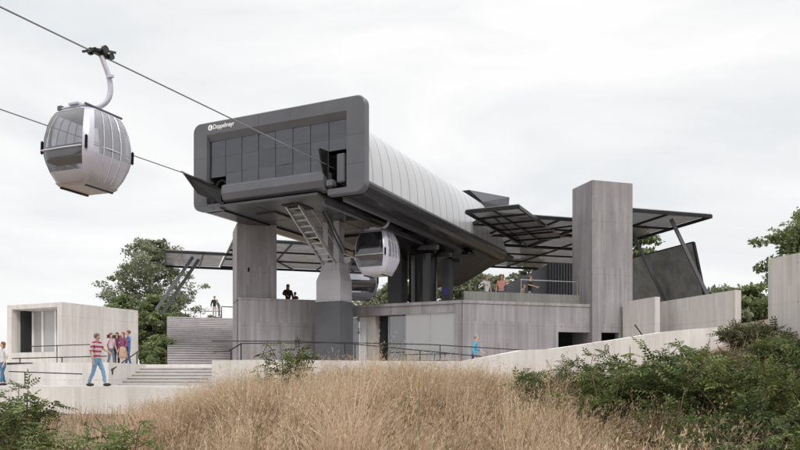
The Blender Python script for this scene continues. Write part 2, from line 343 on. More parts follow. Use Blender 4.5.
def terrain():
    xs = sorted(set([-1500, -700, -300, -150, -80, -50] + [round(-40 + .5 * i, 2) for i in range(161)] + [50, 80, 150, 300, 700, 1500]))
    ys = sorted(set([-300, -80, -30, -10] + [round(-4 + .4 * i, 2) for i in range(95)] + [36, 40, 46, 52, 55, 58, 61, 64, 80, 120, 250, 600, 1500]))
    bm = B(); g = [[bm.verts.new((x, y, gh(x, y))) for x in xs] for y in ys]
    for j in range(len(ys) - 1):
        for i in range(len(xs) - 1): bm.faces.new([g[j][i], g[j][i + 1], g[j + 1][i + 1], g[j + 1][i]])
    return bm
struct('ground', terrain(), M['soil'], smooth=True)

# ------------------------------------------------------------------ pavements, landings and steps
e = lambda a, b: None
bm = B(); box(bm, -45, -6.3, 23.42, 33, -.5, -.20); struct('lower_pavement', bm, M['paving'])
# raised platform (grid aligned) with the wide front steps cut into it
ca, sa = math.cos(RA), math.sin(RA)
def ga(u, v, o=(0, 0)): return (o[0] + ca * u - sa * v, o[1] + sa * u + ca * v)
Q = (-10.55, 30.9)                # top left corner of the front steps
plat = thing('stepped_platform', 'pale concrete platform with wide low steps at the left', 'platform', (Q[0], Q[1], 0), R(-4))
bm = B(); box(bm, -30, 0, -3.2, 24, -.6, .65); box(bm, 0.002, 22, 0, 22, -.6, .64); obj('platform_slab', bm, M['conc_light'], plat)
bm = B()
for i in range(6):
    z1 = .64 - .13 * (i + 1)
    box(bm, .003, 9.5, -.40 * (i + 1) + .05, -.40 * i + (0 if i == 0 else .05) - .002, -.5, z1 - .045); box(bm, .003, 9.5, -.40 * (i + 1), -.40 * i + .0, z1 - .044, z1)
obj('step_flight', bm, M['conc_step2'], plat)
bm = B(); hexa(bm, [(-3.9, -3.215, .575), (-2.9, -3.215, .62), (-2.9, -3.19, .62), (-3.9, -3.19, .575), (-3.9, -3.215, .648), (-2.9, -3.215, .648), (-2.9, -3.19, .648), (-3.9, -3.19, .648)]); obj('painted_shadow_gap', bm, M['void'], plat)  # near-black wedge set proud of the face, painting in a shadow gap

# upper stair with landing in the distance
ust = thing('upper_stair', 'broad grey concrete stair rising behind the left tower to a high landing', 'stair', (-15.45, 49.8, 0), RA)
bm = B(); n = 22; q = 3.95 / n
for i in range(n):
    z1 = 1.05 + q * (i + 1); box(bm, .03, 5.7, .47 * i + .07, 10.6, z1 - q - (.8 if i == 0 else .02), z1 - .06); box(bm, 0, 5.72, .47 * i, 10.6, z1 - .075, z1)
obj('step_flight', bm, M['conc_step'], ust)
bm = B(); box(bm, -.02, 5.74, 10.38, 16, 0, 4.985); obj('landing', bm, M['conc_step'], ust)
bm = B()
for u in (1.4, 2.6, 3.8): tube(bm, [(u, 10.9, 4.98), (u, 10.9, 5.9)], .02, 6)
tube(bm, [(1.3, 10.9, 5.6), (4.3, 10.9, 5.6)], .03, 6); tube(bm, [(4.25, 10.8, 4.98), (4.25, 10.8, 6.0), (5.3, 10.8, 6.0)], .05, 6)
obj('landing_rail', bm, M['black'], ust)

# ------------------------------------------------------------------ low retaining wall winding in front of the station
rw = [at(212, 360.5, 23.3), at(264, 359.6, 23.2), at(320, 360.3, 23.1), at(380, 360.8, 22.9), at(461, 361, 22.5), at(492, 356, 22.8), at(524, 350, 23.4), at(552, 349, 24.1), at(580, 345, 24.9), at(620, 339, 25.9), at(664, 332, 27), at(700, 328.5, 27.8), at(738, 325.5, 28.6)]
def strip_wall(pts, zb, thick):
    bm = B(); rings = []
    for i, p in enumerate(pts):
        d = (pts[min(i + 1, len(pts) - 1)] - pts[max(i - 1, 0)]); d.z = 0; d.normalize(); nrm = Vector((-d.y, d.x, 0)) * thick
        rings.append([Vector((p.x, p.y, zb)), Vector((p.x, p.y, p.z)), Vector((p.x + nrm.x, p.y + nrm.y, p.z)), Vector((p.x + nrm.x, p.y + nrm.y, zb))])
    loft(bm, rings); return bm
o = obj('retaining_wall', strip_wall(rw, -1.8, .3), M['conc_light'])
tag(o, 'long low pale concrete wall bending and rising to the right behind the grass', 'retaining wall')
pl = [Vector((-30, 23.35, -.24)), Vector((-14, 23.35, -.24)), Vector((-5.84, 23.3, -.245))]
bm = strip_wall(pl, -1.9, .3)
tag(obj('plinth_wall', bm, M['conc_light']), 'pale concrete plinth edge under the lower pavement at the left', 'plinth wall')

# court behind the retaining wall
bm = B(); prism(bm, [(-5.9, 23.7), (-1.5, 23.45), (1.8, 23.0), (3.9, 23.9), (6, 25.4), (9.3, 27.4), (12.0, 29), (12, 40), (-8, 40), (-8, 31)], -.6, .1); struct('court_pavement', bm, M['paving'])

# ------------------------------------------------------------------ pale concrete kiosk, left
kc = at(62, 302, 36)
kio = thing('concrete_kiosk', 'pale concrete kiosk box with a deep framed window at the far left', 'kiosk', (kc.x, kc.y, .64), RS)
KH = kc.z - .64
bm = B(); wall(bm, -3.9, 0, 0, KH, [(-3.55, -.33, .72, KH - .22)], 0, .32); obj('front_wall', bm, M['conc_box'], kio)
bm = B(); wall(bm, .322, 4.9, 0, KH, [(2.75, 3.85, .9, 1.7)], 0, -.3, 'y'); obj('side_wall', bm, M['conc_box'], kio)
bm = B(); box(bm, -3.9, -3.6, .322, 4.9, 0, KH); box(bm, -3.598, -.302, 4.6, 4.9, 0, KH); obj('back_wall', bm, M['conc_box'], kio)
bm = B(); box(bm, -3.598, -.302, .324, 4.598, KH - .25, KH - .03); obj('roof', bm, M['conc_box'], kio)
bm = B(); box(bm, -3.598, -.302, .324, 4.598, 0.02, .7); obj('floor_slab', bm, M['conc_box'], kio)
win = obj('window', box(B(), -3.25, -.34, 1.0, 1.02, .72, KH - .25), M['shopwin'], kio)
bm = B()
for a in (-3.27, -2.55, -1.62, -.40): box(bm, a, a + .07, .93, .99, .722, KH - .27)
obj('window_frame', bm, M['white'], win)
bm = B(); box(bm, -2.5, -1.6, 1.15, 1.2, .72, KH - .3); box(bm, -1.2, -.5, 1.15, 1.2, .72, KH - .3); obj('curtain', bm, M['curtain'], kio)
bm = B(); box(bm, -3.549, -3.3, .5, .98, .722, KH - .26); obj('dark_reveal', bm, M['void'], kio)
bm = B(); box(bm, -.345, -.325, 2.78, 3.82, .93, 1.67); obj('side_window', bm, M['darkgrey'], kio)

# ------------------------------------------------------------------ left tower and left terrace block
ltp = at(237, 301, 33.75)
lt = thing('concrete_tower', 'grey board marked concrete tower under the left corner of the station', 'tower', (ltp.x, ltp.y, 0), RA)
bm = B(); wall(bm, 0, 1.78, 3.62, 7.02, [(.48, .56, 4.9, 5.1)], .02, .3); box(bm, 0, .3, .302, 2.3, 3.62, 7.02); box(bm, 1.48, 1.78, .302, 2.3, 3.62, 7.02); box(bm, .302, 1.478, 2.0, 2.3, 3.62, 7.02); box(bm, 0, 1.78, .0, 2.3, 7.022, 7.08)
obj('shaft', bm, M['conc'], lt)
bm = B(); box(bm, 0, 1.78, .06, 2.3, -.2, 3.58); obj('tower_base', bm, M['conc'], lt)
lb = thing('terrace_block', 'grey board marked concrete block carrying the left terrace', 'terrace', (ltp.x, ltp.y, 0), RA)
bm = B(); box(bm, 0.05, 4.6, -.28, .0, -.2, 3.6); box(bm, 4.3, 4.6, .002, 2.9, -.2, 3.6); obj('wall', bm, M['conc'], lb)
bm = B(); box(bm, 0.03, 4.62, -.3, .02, 3.602, 3.68); obj('coping', bm, M['conc'], lb)
bm = B(); box(bm, 1.85, 4.298, .06, 10, 2.7, 2.95); obj('deck', bm, M['paving'], lb)

# ------------------------------------------------------------------ right terrace building
tcn = at(462, 300, 32.8); TZ = tcn.z
tb = thing('terrace_building', 'grey concrete terrace building with glazed shop front under the station', 'building', (tcn.x, tcn.y, 0), RS)
bm = B(); box(bm, -6.8, -.002, .0, .35, TZ - .13, TZ); box(bm, -6.8, -.002, .352, 8, TZ - .13, TZ - .05); obj('slab_edge', bm, M['conc'], tb)
bm = B(); box(bm, -6.8, -.35, .06, .40, TZ - .52, TZ - .132); obj('lintel', bm, M['conc'], tb)
bm = B(); box(bm, -.348, -.02, .03, .40, -.2, TZ - .132); obj('corner_pier', bm, M['conc'], tb)
# glazing line and what stands behind it (front opening x -5.8 .. -.35)
def sheet(x0, x1, y, z0, z1, th=.02): return box(B(), x0, x1, y, y + th, z0, z1)
g1 = obj('shop_window', sheet(-2.75, -.36, .14, .1, TZ - .30), M['frosted'], tb)
bm = B()
for a in (-2.78, -1.6, -.39): box(bm, a, a + .035, .11, .139, .1, TZ - .3)
box(bm, -2.78, -.36, .105, .139, TZ - .525, TZ - .49); obj('window_frame', bm, M['steel'], g1)
g2 = obj('shop_window', sheet(-3.75, -2.79, .42, .1, TZ - .53), M['glass'], tb)
bm = B(); box(bm, -3.79, -3.752, .38, .45, .1, TZ - .53); obj('window_frame', bm, M['steel'], g2)
g3 = obj('shop_window', sheet(-6.6, -5.35, .42, .1, TZ - .53), M['frosted'], tb)
bm = B(); box(bm, -5.33, -4.85, .44, .60, .1, TZ - .53); obj('white_panel', bm, M['white'], tb)
bm = B(); box(bm, -4.83, -4.42, .30, .72, .1, TZ - .53); obj('stone_pillar', bm, M['beige'], tb)
bm = B(); box(bm, -6.8, -.3, 5.5, 5.6, .1, TZ - .14); box(bm, -3.2, -3.0, 1.6, 5.49, .1, TZ - .14); obj('inner_wall', bm, M['interior'], tb)
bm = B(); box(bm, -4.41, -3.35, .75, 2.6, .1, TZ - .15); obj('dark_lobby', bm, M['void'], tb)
bm = B(); box(bm, -1.9, -.9, 2.2, 2.7, .1, 1.15, .02); obj('counter', bm, M['beige'], tb)
bm = B(); box(bm, -2.9, -2.6, 3.0, 3.3, .1, TZ - .16); obj('inner_pillar', bm, M['darkgrey'], tb)
bm = B()
for z in (.85, 1.15): tube(bm, [(-2.7, -.25, z), (-.6, -.25, z)], .018, 6)
for a in (-2.6, -1.9, -1.2, -.7): tube(bm, [(a, -.25, .1), (a, -.25, 1.15)], .015, 6)
obj('bike_rail', bm, M['black'], tb)
ta = thing('terrace_wing', 'grey board marked concrete wing with dark low openings beside the tall tower', 'building', (tcn.x, tcn.y, 0), RA)
bm = B(); wall(bm, .02, 6.62, -.2, TZ - .13, [(4.72, 6.35, 1.15, 2.2)], .0, .35); obj('wall', bm, M['conc'], ta)
bm = B(); box(bm, .02, 6.62, -.04, 7, TZ - .128, TZ); obj('slab_edge', bm, M['conc'], ta)
bm = B(); box(bm, .4, 6.45, .75, .92, TZ + .002, TZ + .5); box(bm, 6.28, 6.45, .93, 2.0, TZ + .002, TZ + .5); obj('parapet', bm, M['parapet'], ta)
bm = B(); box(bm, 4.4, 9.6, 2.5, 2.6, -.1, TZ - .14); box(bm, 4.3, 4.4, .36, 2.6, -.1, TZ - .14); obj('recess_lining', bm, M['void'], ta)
bm = B(); tube(bm, [(3.3, 1.0, TZ + 1.15), (6.35, 1.0, TZ + 1.15)], .018, 6)
for a in (3.35, 6.3): tube(bm, [(a, 1.0, TZ), (a, 1.0, TZ + 1.15)], .014, 6)
obj('guard_rail', bm, M['steel'], ta)
# back screen wall with ribs on the terrace
bm = B()
box(bm, 6.6, 8.9, 4.4, 4.55, TZ, TZ + 2.6)
for i in range(14): box(bm, 6.62 + .165 * i, 6.70 + .165 * i, 4.33, 4.398, TZ, TZ + 2.6)
obj('ribbed_screen', bm, M['frame'], ta)
bm = B()
hexa(bm, [(4.2, 4.45, TZ), (6.59, 4.45, TZ), (6.59, 4.6, TZ), (4.2, 4.6, TZ), (4.2, 4.45, TZ + 1.35), (6.59, 4.45, TZ + 2.5), (6.59, 4.6, TZ + 2.5), (4.2, 4.6, TZ + 1.35)])
obj('sloping_screen', bm, M['frame'], ta)

# ------------------------------------------------------------------ right tower
rtp = at(592, 180, 34.5)
rt = thing('concrete_tower', 'tall square grey concrete tower rising right of the station', 'tower', (rtp.x, rtp.y, 0), RA)
bm = B(); wall(bm, 0, 2.15, -.3, rtp.z, [(.48, 1.42, 1.7, 2.2)], -.02, .3)
box(bm, 0, .3, .302, 1.75, -.3, rtp.z); box(bm, 1.85, 2.15, .302, 1.75, -.3, rtp.z); box(bm, .302, 1.848, 1.45, 1.75, -.3, rtp.z); box(bm, .302, 1.848, .302, 1.448, rtp.z - .3, rtp.z - .06)
obj('shaft', bm, M['conc'], rt)
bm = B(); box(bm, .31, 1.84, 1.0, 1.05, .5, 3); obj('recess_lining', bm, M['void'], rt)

# right garden walls
o = thing('garden_wall', 'pale concrete end wall standing alone right of the tall tower', 'wall', tuple(at(735, 290, 30).xy.to_3d()), RA)
bm = B(); box(bm, 0, .3, 0, 4.9, -.6, 3.6); obj('wall', bm, M['conc_box'], o)
o = thing('garden_wall', 'short grey concrete wall tucked against the tall tower', 'wall', tuple(at(660, 297, 32.5).xy.to_3d()), RA)
bm = B(); box(bm, -.25, 0, 0, 2.4, -.6, 3.6); obj('wall', bm, M['conc_box'], o)
o = thing('garden_wall', 'high pale concrete wall at the right edge of the picture', 'wall', tuple(at(768, 259, 24.5).xy.to_3d()), RA)
bm = B(); box(bm, 0, .35, -8, 0, -2, 3.95); obj('wall', bm, M['conc_box'], o)

# ------------------------------------------------------------------ canopies
def canopy(bm_name, label, loc, rz, panels, beams, struts=(), group='perforated metal canopies'):
    c = thing('metal_canopy', label, 'canopy', loc, rz)
    for (u0, u1, v0, v1, z) in panels: obj('mesh_panel', box(B(), u0, u1, v0, v1, z, z + .03), M['mesh'], c)
    for a, b_, wd, ht in beams: obj('beam', bar(B(), a, b_, wd, ht), M['black'], c)
    for a, b_, wd, ht in struts: obj('strut', bar(B(), a, b_, wd, ht), M['hull'] if False else M['frame'], c)
    return c
def grid_beams(u0, u1, v0, v1, z, nu, nv, wd=.07, ht=.10, edge=.16):
    L_ = []
    for i in range(nu + 1):
        u = u0 + (u1 - u0) * i / nu; L_.append(((u, v0, z - .1), (u, v1, z - .1), wd, ht if 0 < i < nu else edge))
    for j in range(nv + 1):
        v = v0 + (v1 - v0) * j / nv; L_.append(((u0, v, z - .104), (u1, v, z - .104), wd, ht if 0 < j < nv else edge))
    return L_
# left canopy, two panels, z about 8
lc = at(165, 250, 46.1)
bl = grid_beams(0, 4.6, 0, 6.2, 8, 2, 1)
bl += grid_beams(3.75, 14, -4.6, 6.2, 8.12, 3, 3)
bl += [((4, -4.5, 7.95), (9, 6, 7.95), .09, .1), ((9, -4.5, 7.95), (13.5, 6, 7.95), .09, .1)]
canopy('l', 'dark perforated canopy reaching left past the left tower on paired struts', (lc.x, lc.y, 0), RA,
       [(0, 3.6, 0, 6.2, 8.0), (3.75, 14, -4.6, 6.2, 8.12)], bl,
       [((1.7, 1.3, 7.85), (-.55, 1.3, 4.4), .17, .2), ((2.1, 2.2, 7.85), (-.2, 2.2, 4.25), .17, .2)])
# right canopy: station aligned wing + grid aligned roof
rc = at(466, 210, 35.3)
bs = [((0, 0, 7.9), (2.55, 0, 7.9), .1, .17), ((0, 0, 7.9), (0, 9, 7.9), .1, .14), ((2.55, 0, 7.9), (2.55, 4.6, 7.9), .1, .14), ((1.27, 0, 7.9), (1.27, 9, 7.9), .06, .08)]
for v in (1.6, 3.2, 4.8, 6.4, 8.0): bs.append(((0, v, 7.89), (2.55, v, 7.89), .06, .09))
canopy('r', 'pointed dark perforated canopy wing beside the rear of the station', (rc.x, rc.y, 0), RS, [(0, 2.55, 0, 9, 8.0)], bs)
r2 = at(540, 219, 37.3)
gx = grid_beams(-2.6, 3.15, 0, 7.4, 8.18, 3, 3) + grid_beams(3.22, 8.0, -2.74, 3.6, 8.18, 2, 2) + grid_beams(3.22, 7.4, 3.75, 7.4, 8.18, 2, 1)
gx += grid_beams(.6, 10.2, 7.5, 15.5, 8.18, 2, 3)
gx += [((-2.5, 0.1, 8.0), (3.1, 7.3, 8.0), .07, .08), ((3.3, -2.6, 8.0), (7.9, 3.5, 8.0), .07, .08), ((-2.5, 7.3, 8.0), (3.1, .1, 8.0), .07, .08)]
canopy('r2', 'large dark perforated canopy passing behind the tall tower on slanted struts', (r2.x, r2.y, 0), RA, [(-2.6, 3.15, 0, 7.4, 8.18), (3.22, 8.0, -2.74, 3.6, 8.18), (3.22, 7.4, 3.75, 7.4, 8.18), (.6, 10.2, 7.5, 15.5, 8.18)], gx,
       [((6.35, -1.77, 8.05), (8.75, -2.5, 2.8), .13, .16), ((7.26, 2.66, 8.05), (9.7, 1.95, 2.8), .13, .16)])
pn = at(693, 243, 39)
p = thing('leaning_screen', 'dark weathered metal screen leaning behind the garden walls', 'screen', (pn.x, pn.y, 0), RA)
bm = B(); hexa(bm, [(2.0, .3, 0), (2.08, .3, 0), (2.08, 8.3, 0), (2.0, 8.3, 0), (-.06, 0, pn.z), (.02, 0, pn.z), (.02, 8, pn.z), (-.06, 8, pn.z)]); obj('mesh_panel', bm, M['mesh_wall'], p)
bm = B(); bar(bm, (.0, -.05, pn.z + .02), (2.05, .25, 0), .1, .14); bar(bm, (0, -.05, pn.z + .02), (0, 8, pn.z + .02), .1, .1); obj('edge_frame', bm, M['black'], p)

# ------------------------------------------------------------------ station (local x = across, y = along the line, z up; x = 0 on the near rope)
st = thing('gondola_station', 'dark grey gondola lift station with a ribbed white shell on a steel pylon', 'lift station', (-2.86, 28.6, 0), RS)
def rrect(x0, x1, z0, z1, r, y, n=6):
    pts = []
    for (cx, cz, a0) in ((x1 - r, z1 - r, 0), (x0 + r, z1 - r, 90), (x0 + r, z0 + r, 180), (x1 - r, z0 + r, 270)):
        for k in range(n + 1): a = R(a0 + 90 * k / n); pts.append((cx + r * math.cos(a), y, cz + r * math.sin(a)))
    return pts
bm = B()
def portal(y, inset=0):
    """outer outline of the portal as an inverted U with feet turning inwards under the rope openings"""
    x0, x1, z0, z1, r = -6.42 + inset, 1.73 - inset, 7.02 + inset, 10.66 - inset, .36
    out_ = [(-5.02, y, z0)]
    for (cx, cz, a0) in ((x0 + r, z0 + r, 270), (x0 + r, z1 - r, 180), (x1 - r, z1 - r, 90), (x1 - r, z0 + r, 0)):
        for k in range(7): a = R(a0 - 15 * k); out_.append((cx + r * math.cos(a), y, cz + r * math.sin(a)))
    out_.append((.12, y, z0)); return out_
def inner(y, d=0, top=10.14):
    base = [(-5.02, y, 7.26)]
    for (px_, pz_) in ((-5.70 + d, 7.26), (-5.70 + d, top), (.94 - d, top), (.94 - d, 7.26)): base += [(px_, y, pz_)] * 7
    base.append((.12, y, 7.26)); return base
rings = [portal(.42, .12), portal(.32), portal(0, .03), portal(0, .03), inner(0), inner(.14, .03, 9.88), inner(.45, .03, 9.88)]
rings[2] = portal(.04); rings[3] = portal(0, .035)
vr = [[bm.verts.new(q) for q in r] for r in rings]
for a in range(len(rings) - 1):
    for k in range(len(rings[0]) - 1): bm.faces.new([vr[a][k], vr[a][k + 1], vr[a + 1][k + 1], vr[a + 1][k]])
for e_ in (0, -1): bm.faces.new([r_[e_] for r_ in vr])
bmesh.ops.remove_doubles(bm, verts=bm.verts[:], dist=.001)
pf = obj('portal_frame', bm, M['frame'], st)
# hairline joints in the frame cladding
bm = B()
for z in (8.1, 9.2):
    for x0, x1 in ((-6.40, -5.70), (.94, 1.71)): obj('cladding_joint', box(B(), x0, x1, -.002, .0, z, z + .006), M['black'], pf)
for x in (-4.6, -3.1, -1.6, -.1): obj('cladding_joint', box(B(), x, x + .006, -.002, .0, 10.145, 10.64), M['black'], pf)
# glazing: 8 x 3 panes, openings at the lower corners
bm = B(); xs = np.linspace(-5.66, .90, 9); zs = [7.72, 8.5, 9.2, 9.88]
for i in range(8):
    for j in range(3):
        z0 = zs[j]
        if i in (0, 7) and j == 0: continue
        if i == 7 and j == 1: z0 = 8.75
        if i == 0 and j == 1: z0 = 8.38
        t1, t2 = random.uniform(-.012, .012), random.uniform(-.012, .012)
        x0, x1, zz = xs[i] + .014, xs[i + 1] - .014, zs[j + 1] - .002
        bm.faces.new([bm.verts.new(q) for q in ((x0, .16 + t1, z0 + .002), (x1, .16 + t2, z0 + .002), (x1, .16 + t1, zz), (x0, .16 - t2, zz))])
obj('front_glazing', bm, M['pane'], st)
bm = B(); box(bm, -4.79, .03, .21, .24, 7.4, 9.86); box(bm, -5.66, -4.8, .21, .24, 8.4, 9.86); box(bm, .04, .9, .21, .24, 8.75, 9.86); obj('glazing_backing', bm, M['frame'], st)
# projecting sill lip
bm = B(); prof = [(.2, 8.0), (.0, 7.98), (-.09, 7.90), (-.13, 7.6), (-.02, 7.36), (.14, 7.28), (.5, 7.26), (.5, 8.0)]
loft(bm, [[(x, y, z) for y, z in prof] for x in (-4.85, .0)]); obj('sill_lip', bm, M['frame'], st)
# shell: curved right side, flat roof, same curve on the far left side
prof = []
for k in range(13): a = R(90 * k / 12); prof.append((.55 + 1.08 * math.cos(a) ** .9, 7.52 + 2.5 * math.sin(a)))
prof2 = [(-5.24 - 1.08 * math.cos(R(90 * k / 12)) ** .9, 7.52 + 2.5 * math.sin(R(90 * k / 12))) for k in range(12, -1, -1)]
full = prof + [(-.5, 10.06), (-4.2, 10.06)] + prof2
bm = B(); rings = []
for t_ in np.linspace(.41, 17.7, 42):
    rings.append([(x, t_ if t_ < 14.5 else t_ - (t_ - 14.5) * .95 * ((z - 7.52) / 2.5) * 1.0, z) for x, z in full])
loft(bm, rings, close=False)
sh = obj('roof_shell', bm, M['shell'], st, smooth=True)
bm = B(); tube(bm, [(.5, .41, 10.06), (.5, 14.7, 10.06)], .035, 6); obj('ridge_trim', bm, M['hull'], sh)
bm = B(); loft(bm, [[(x * 0 + (1.66 if s > 0 else -6.35) + dx, y, z) for (dx, z) in ((0, 7.52), (0, 7.44), (-.04, 7.44), (-.04, 7.52))] for s in (1,) for y in (.41, 17.7)]); obj('eave_trim', bm, M['frame'], sh)
# rear wall
bm = B(); loft(bm, [[(x, 17.6 if z < 8 else 17.6 - (z - 7.52) / 2.5 * 2.9, z) for x, z in full]], cap=False) if False else None
v = [bm.verts.new((x, 17.6 - (17.6 - 14.6) * (z - 7.52) / 2.5, z)) for x, z in full]; bm.faces.new(v); obj('rear_wall', bm, M['hull'], st)
# rear hood on the roof
bm = B(); hexa(bm, [(-4, 15.6, 10.05), (.9, 15.6, 10.05), (1.7, 17.9, 10.15), (-4, 17.9, 10.15), (-4, 14.9, 10.62), (.35, 14.9, 10.62), (1.75, 17.9, 10.72), (-4, 17.9, 10.72)]); obj('rear_hood', bm, M['frame'], st)
# hull under the eaves: rounded outer cheek
def cheek(sgn, x0):
    pr = [(0, 7.44), (-.02, 7.3), (-.10, 7.12), (-.28, 7.03), (-.5, 7.0), (-1.18, 7.02), (-1.18, 7.42)]
    bm = B(); R_ = []
    for t_ in np.linspace(.42, 17.65, 12):
        R_.append([(x0 + sgn * dx, t_, z) for dx, z in pr])
    loft(bm, R_); return bm
obj('side_hull', cheek(1, 1.66), M['hull'], st); obj('side_hull', cheek(-1, -6.35), M['hull'], st)
# underside pan between the two rope slots
bm = B(); box(bm, -5.16, -.34, .0, 17.5, 7.1, 7.19); us = obj('underside', bm, M['under'], st)
bm = B()
for t_ in (3.2, 6.2, 9.2, 12.2): box(bm, -5.15, -.35, t_, t_ + .02, 7.092, 7.10)
for x in (-3.6, -1.9): box(bm, x, x + .02, .55, 17, 7.091, 7.10)
obj('panel_seam', bm, M['black'], us)
bm = B(); box(bm, -2.5, -1.7, .75, 1.9, 7.06, 7.098); obj('hatch', bm, M['void'], us)
obj('service_box', box(B(), -4.4, -3.4, 1.6, 2.8, 7.02, 7.098, .02), M['under'], us); obj('service_box', box(B(), -1.4, -.7, 4, 5.2, 6.95, 7.098, .02), M['under'], us)
# dark interior ceiling above slots
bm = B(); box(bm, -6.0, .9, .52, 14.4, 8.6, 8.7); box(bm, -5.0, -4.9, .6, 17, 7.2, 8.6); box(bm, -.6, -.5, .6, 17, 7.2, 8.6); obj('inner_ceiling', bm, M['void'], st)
# guide rails
for x in (.50, -.52):
    bm = B(); box(bm, x, x + .2, .5, 13.8, 6.86, 7.02); obj('guide_rail', bm, M['frame'], st)
bm = B(); box(bm, .62, .98, 13.0, 13.9, 6.70, 6.86); box(bm, .70, .95, 13.9, 14.2, 6.75, 7.0); obj('rail_end_block', bm, M['black'], st)
for (t_, zz) in ((9.6, 6.55), (11.4, 6.45), (12.8, 6.35)):
    bm = B(); bar(bm, (.65, t_, zz), (-.9, t_ + 1.0, zz + .25), .16, .22); obj('conveyor_arm', bm, M['frame'], st)
# belly deepening towards the rear
bm = B(); R_ = []
for t_, zb, wx in ((7.5, 7.0, 1.4), (10, 6.75, 1.3), (13, 6.2, 1.1), (16.2, 5.6, .9), (18.2, 5.7, .8), (19.2, 6.5, .9)):
    k = min(1, (t_ - 7.5) / 5); xr = -.4 + 2.0 * k
    R_.append([(xr, t_, 7.0 + .3 * k), (-2.35 + wx, t_, zb), (-2.35 - wx, t_, zb), (-4.3 - 2 * k, t_, 7.0 + .3 * k), (-4.3 - 2 * k, t_, 7.45), (xr, t_, 7.45)])
loft(bm, R_); obj('machine_belly', bm, M['black'], st)
# openings: rope guides and wings
bm = B(); hexa(bm, [(-5.8, -.45, 7.62), (-5.74, -.45, 7.62), (-4.95, .0, 7.24), (-5.0, .02, 7.24), (-5.98, -1.25, 8.40), (-5.86, -1.25, 8.33), (-4.95, .0, 7.82), (-5.0, .02, 7.86)])
obj('guide_wing', bm, M['black'], st)
bm = B(); bar(bm, (-5.6, -.7, 7.05), (-5.2, .3, 7.12), .06, .05); obj('guide_bar', bm, M['frame'], st)
bm = B(); hexa(bm, [(-.05, -.1, 7.85), (.0, -.1, 7.85), (.03, .2, 7.7), (-.02, .2, 7.7), (-.12, -.28, 8.72), (-.06, -.28, 8.78), (.03, .2, 8.78), (-.02, .2, 8.78)])
obj('guide_wing', bm, M['black'], st)
bm = B(); box(bm, .45, .80, .1, 1.2, 7.5, 8.6, .03); obj('rope_guard', bm, M['frame'], st)
bm = B(); tube(bm, [(-5.35 + .32 * math.cos(R(a)), .55, 7.95 + .42 * math.sin(R(a))) for a in range(-60, 200, 20)], .06, 8); obj('tyre_conveyor', bm, M['frame'], st)
bm = B(); box(bm, .1, .4, -.1, .2, 7.35, 7.6, .03); obj('sensor_box', bm, M['frame'], st)
# rope sheaves inside
for x in (-5.6, 0):
    for t_ in (.9, 1.7):
        bm = B(); bmesh.ops.create_cone(bm, cap_ends=True, segments=20, radius1=.24, radius2=.24, depth=.1, matrix=Matrix.Translation((x, t_, 7.93)) @ Matrix.Rotation(R(90), 4, 'Y')); obj('sheave', bm, M['black'], st)
# lettering and mark
def text_mesh(s, size, ext=.006):
    c = bpy.data.curves.new('lettering', 'FONT'); c.body = s; c.size = size; c.extrude = ext; c.align_y = 'CENTER'; c.offset = .002
    o = bpy.data.objects.new('tmp', c); COL.objects.link(o); dg = bpy.context.evaluated_depsgraph_get(); dg.update()
    me = bpy.data.meshes.new_from_object(o.evaluated_get(dg)); bpy.data.objects.remove(o); me.name = 'lettering'; return me
me = text_mesh('Doppelmayr', .27)
xs_ = [v.co.x for v in me.vertices]; wd_ = max(xs_) - min(xs_)
me.transform(Matrix.Translation((-5.34, -.012, 10.41)) @ Matrix.Rotation(R(90), 4, 'X') @ Matrix.Diagonal((1.06 / wd_, 1, 1, 1)) @ Matrix.Translation((-min(xs_), 0, 0)))
me.materials.clear(); obj('lettering', me, M['white'], st)
bm = B(); bmesh.ops.create_cone(bm, cap_ends=True, segments=28, radius1=.115, radius2=.115, depth=.012, matrix=Matrix.Translation((-5.50, -.008, 10.41)) @ Matrix.Rotation(R(90), 4, 'X')); lm = obj('round_mark', bm, M['white'], st)
bm = B(); box(bm, -5.515, -5.485, -.024, -.016, 10.34, 10.48); box(bm, -5.56, -5.515, -.024, -.016, 10.39, 10.42); obj('mark_bar', bm, M['frame'], lm)
# pylon
py = 4.75; bm = B()
def rr(x0, x1, y0, y1, z): return [(x0, y0, z), (x1, y0, z), (x1, y1, z), (x0, y1, z)]
cx = -2.38
loft(bm, [rr(cx - .62, cx + .62, py - .55, py + .5, 3.56), rr(cx - .62, cx + .62, py - .55, py + .5, 4.45), rr(cx - .42, cx + .5, py - .42, py + .4, 5.0), rr(cx - .42, cx + .5, py - .42, py + .4, 5.25)])
pyl = obj('support_pylon', bm, M['pylon'], st)
obj('post', box(B(), cx - .42, cx - .17, py - .3, py + .2, 5.252, 7.1), M['pylon'], pyl); obj('post', box(B(), cx + .16, cx + .44, py - .36, py + .1, 5.252, 7.1), M['pylon'], pyl)
bm = B(); box(bm, cx - .66, cx + .66, py - .6, py + .55, 3.50, 3.558)
for i in range(5): 
    for yy in (py - .52, py + .47): bmesh.ops.create_cone(bm, cap_ends=True, segments=8, radius1=.04, radius2=.04, depth=.1, matrix=Matrix.Translation((cx - .56 + .28 * i, yy, 3.61)))
obj('base_plate', bm, M['steel'], pyl)
bm = B()
a0, a1 = Vector((-2.45, 1.0, 7.1)), Vector((-2.45, 3.95, 5.1)); off = Vector((.62, 0, 0))
bar(bm, a0, a1, .05, .16); bar(bm, a0 + off, a1 + off, .05, .16)
for i in range(10): q = a0.lerp(a1, (i + .6) / 10.5); bar(bm, q, q + off, .1, .05)
bar(bm, a0 + Vector((.62, 0, 0)) + Vector((0, .5, .25)), a1 + off + Vector((0, .2, .7)), .035, .035)
obj('access_ladder', bm, M['steel'], st)
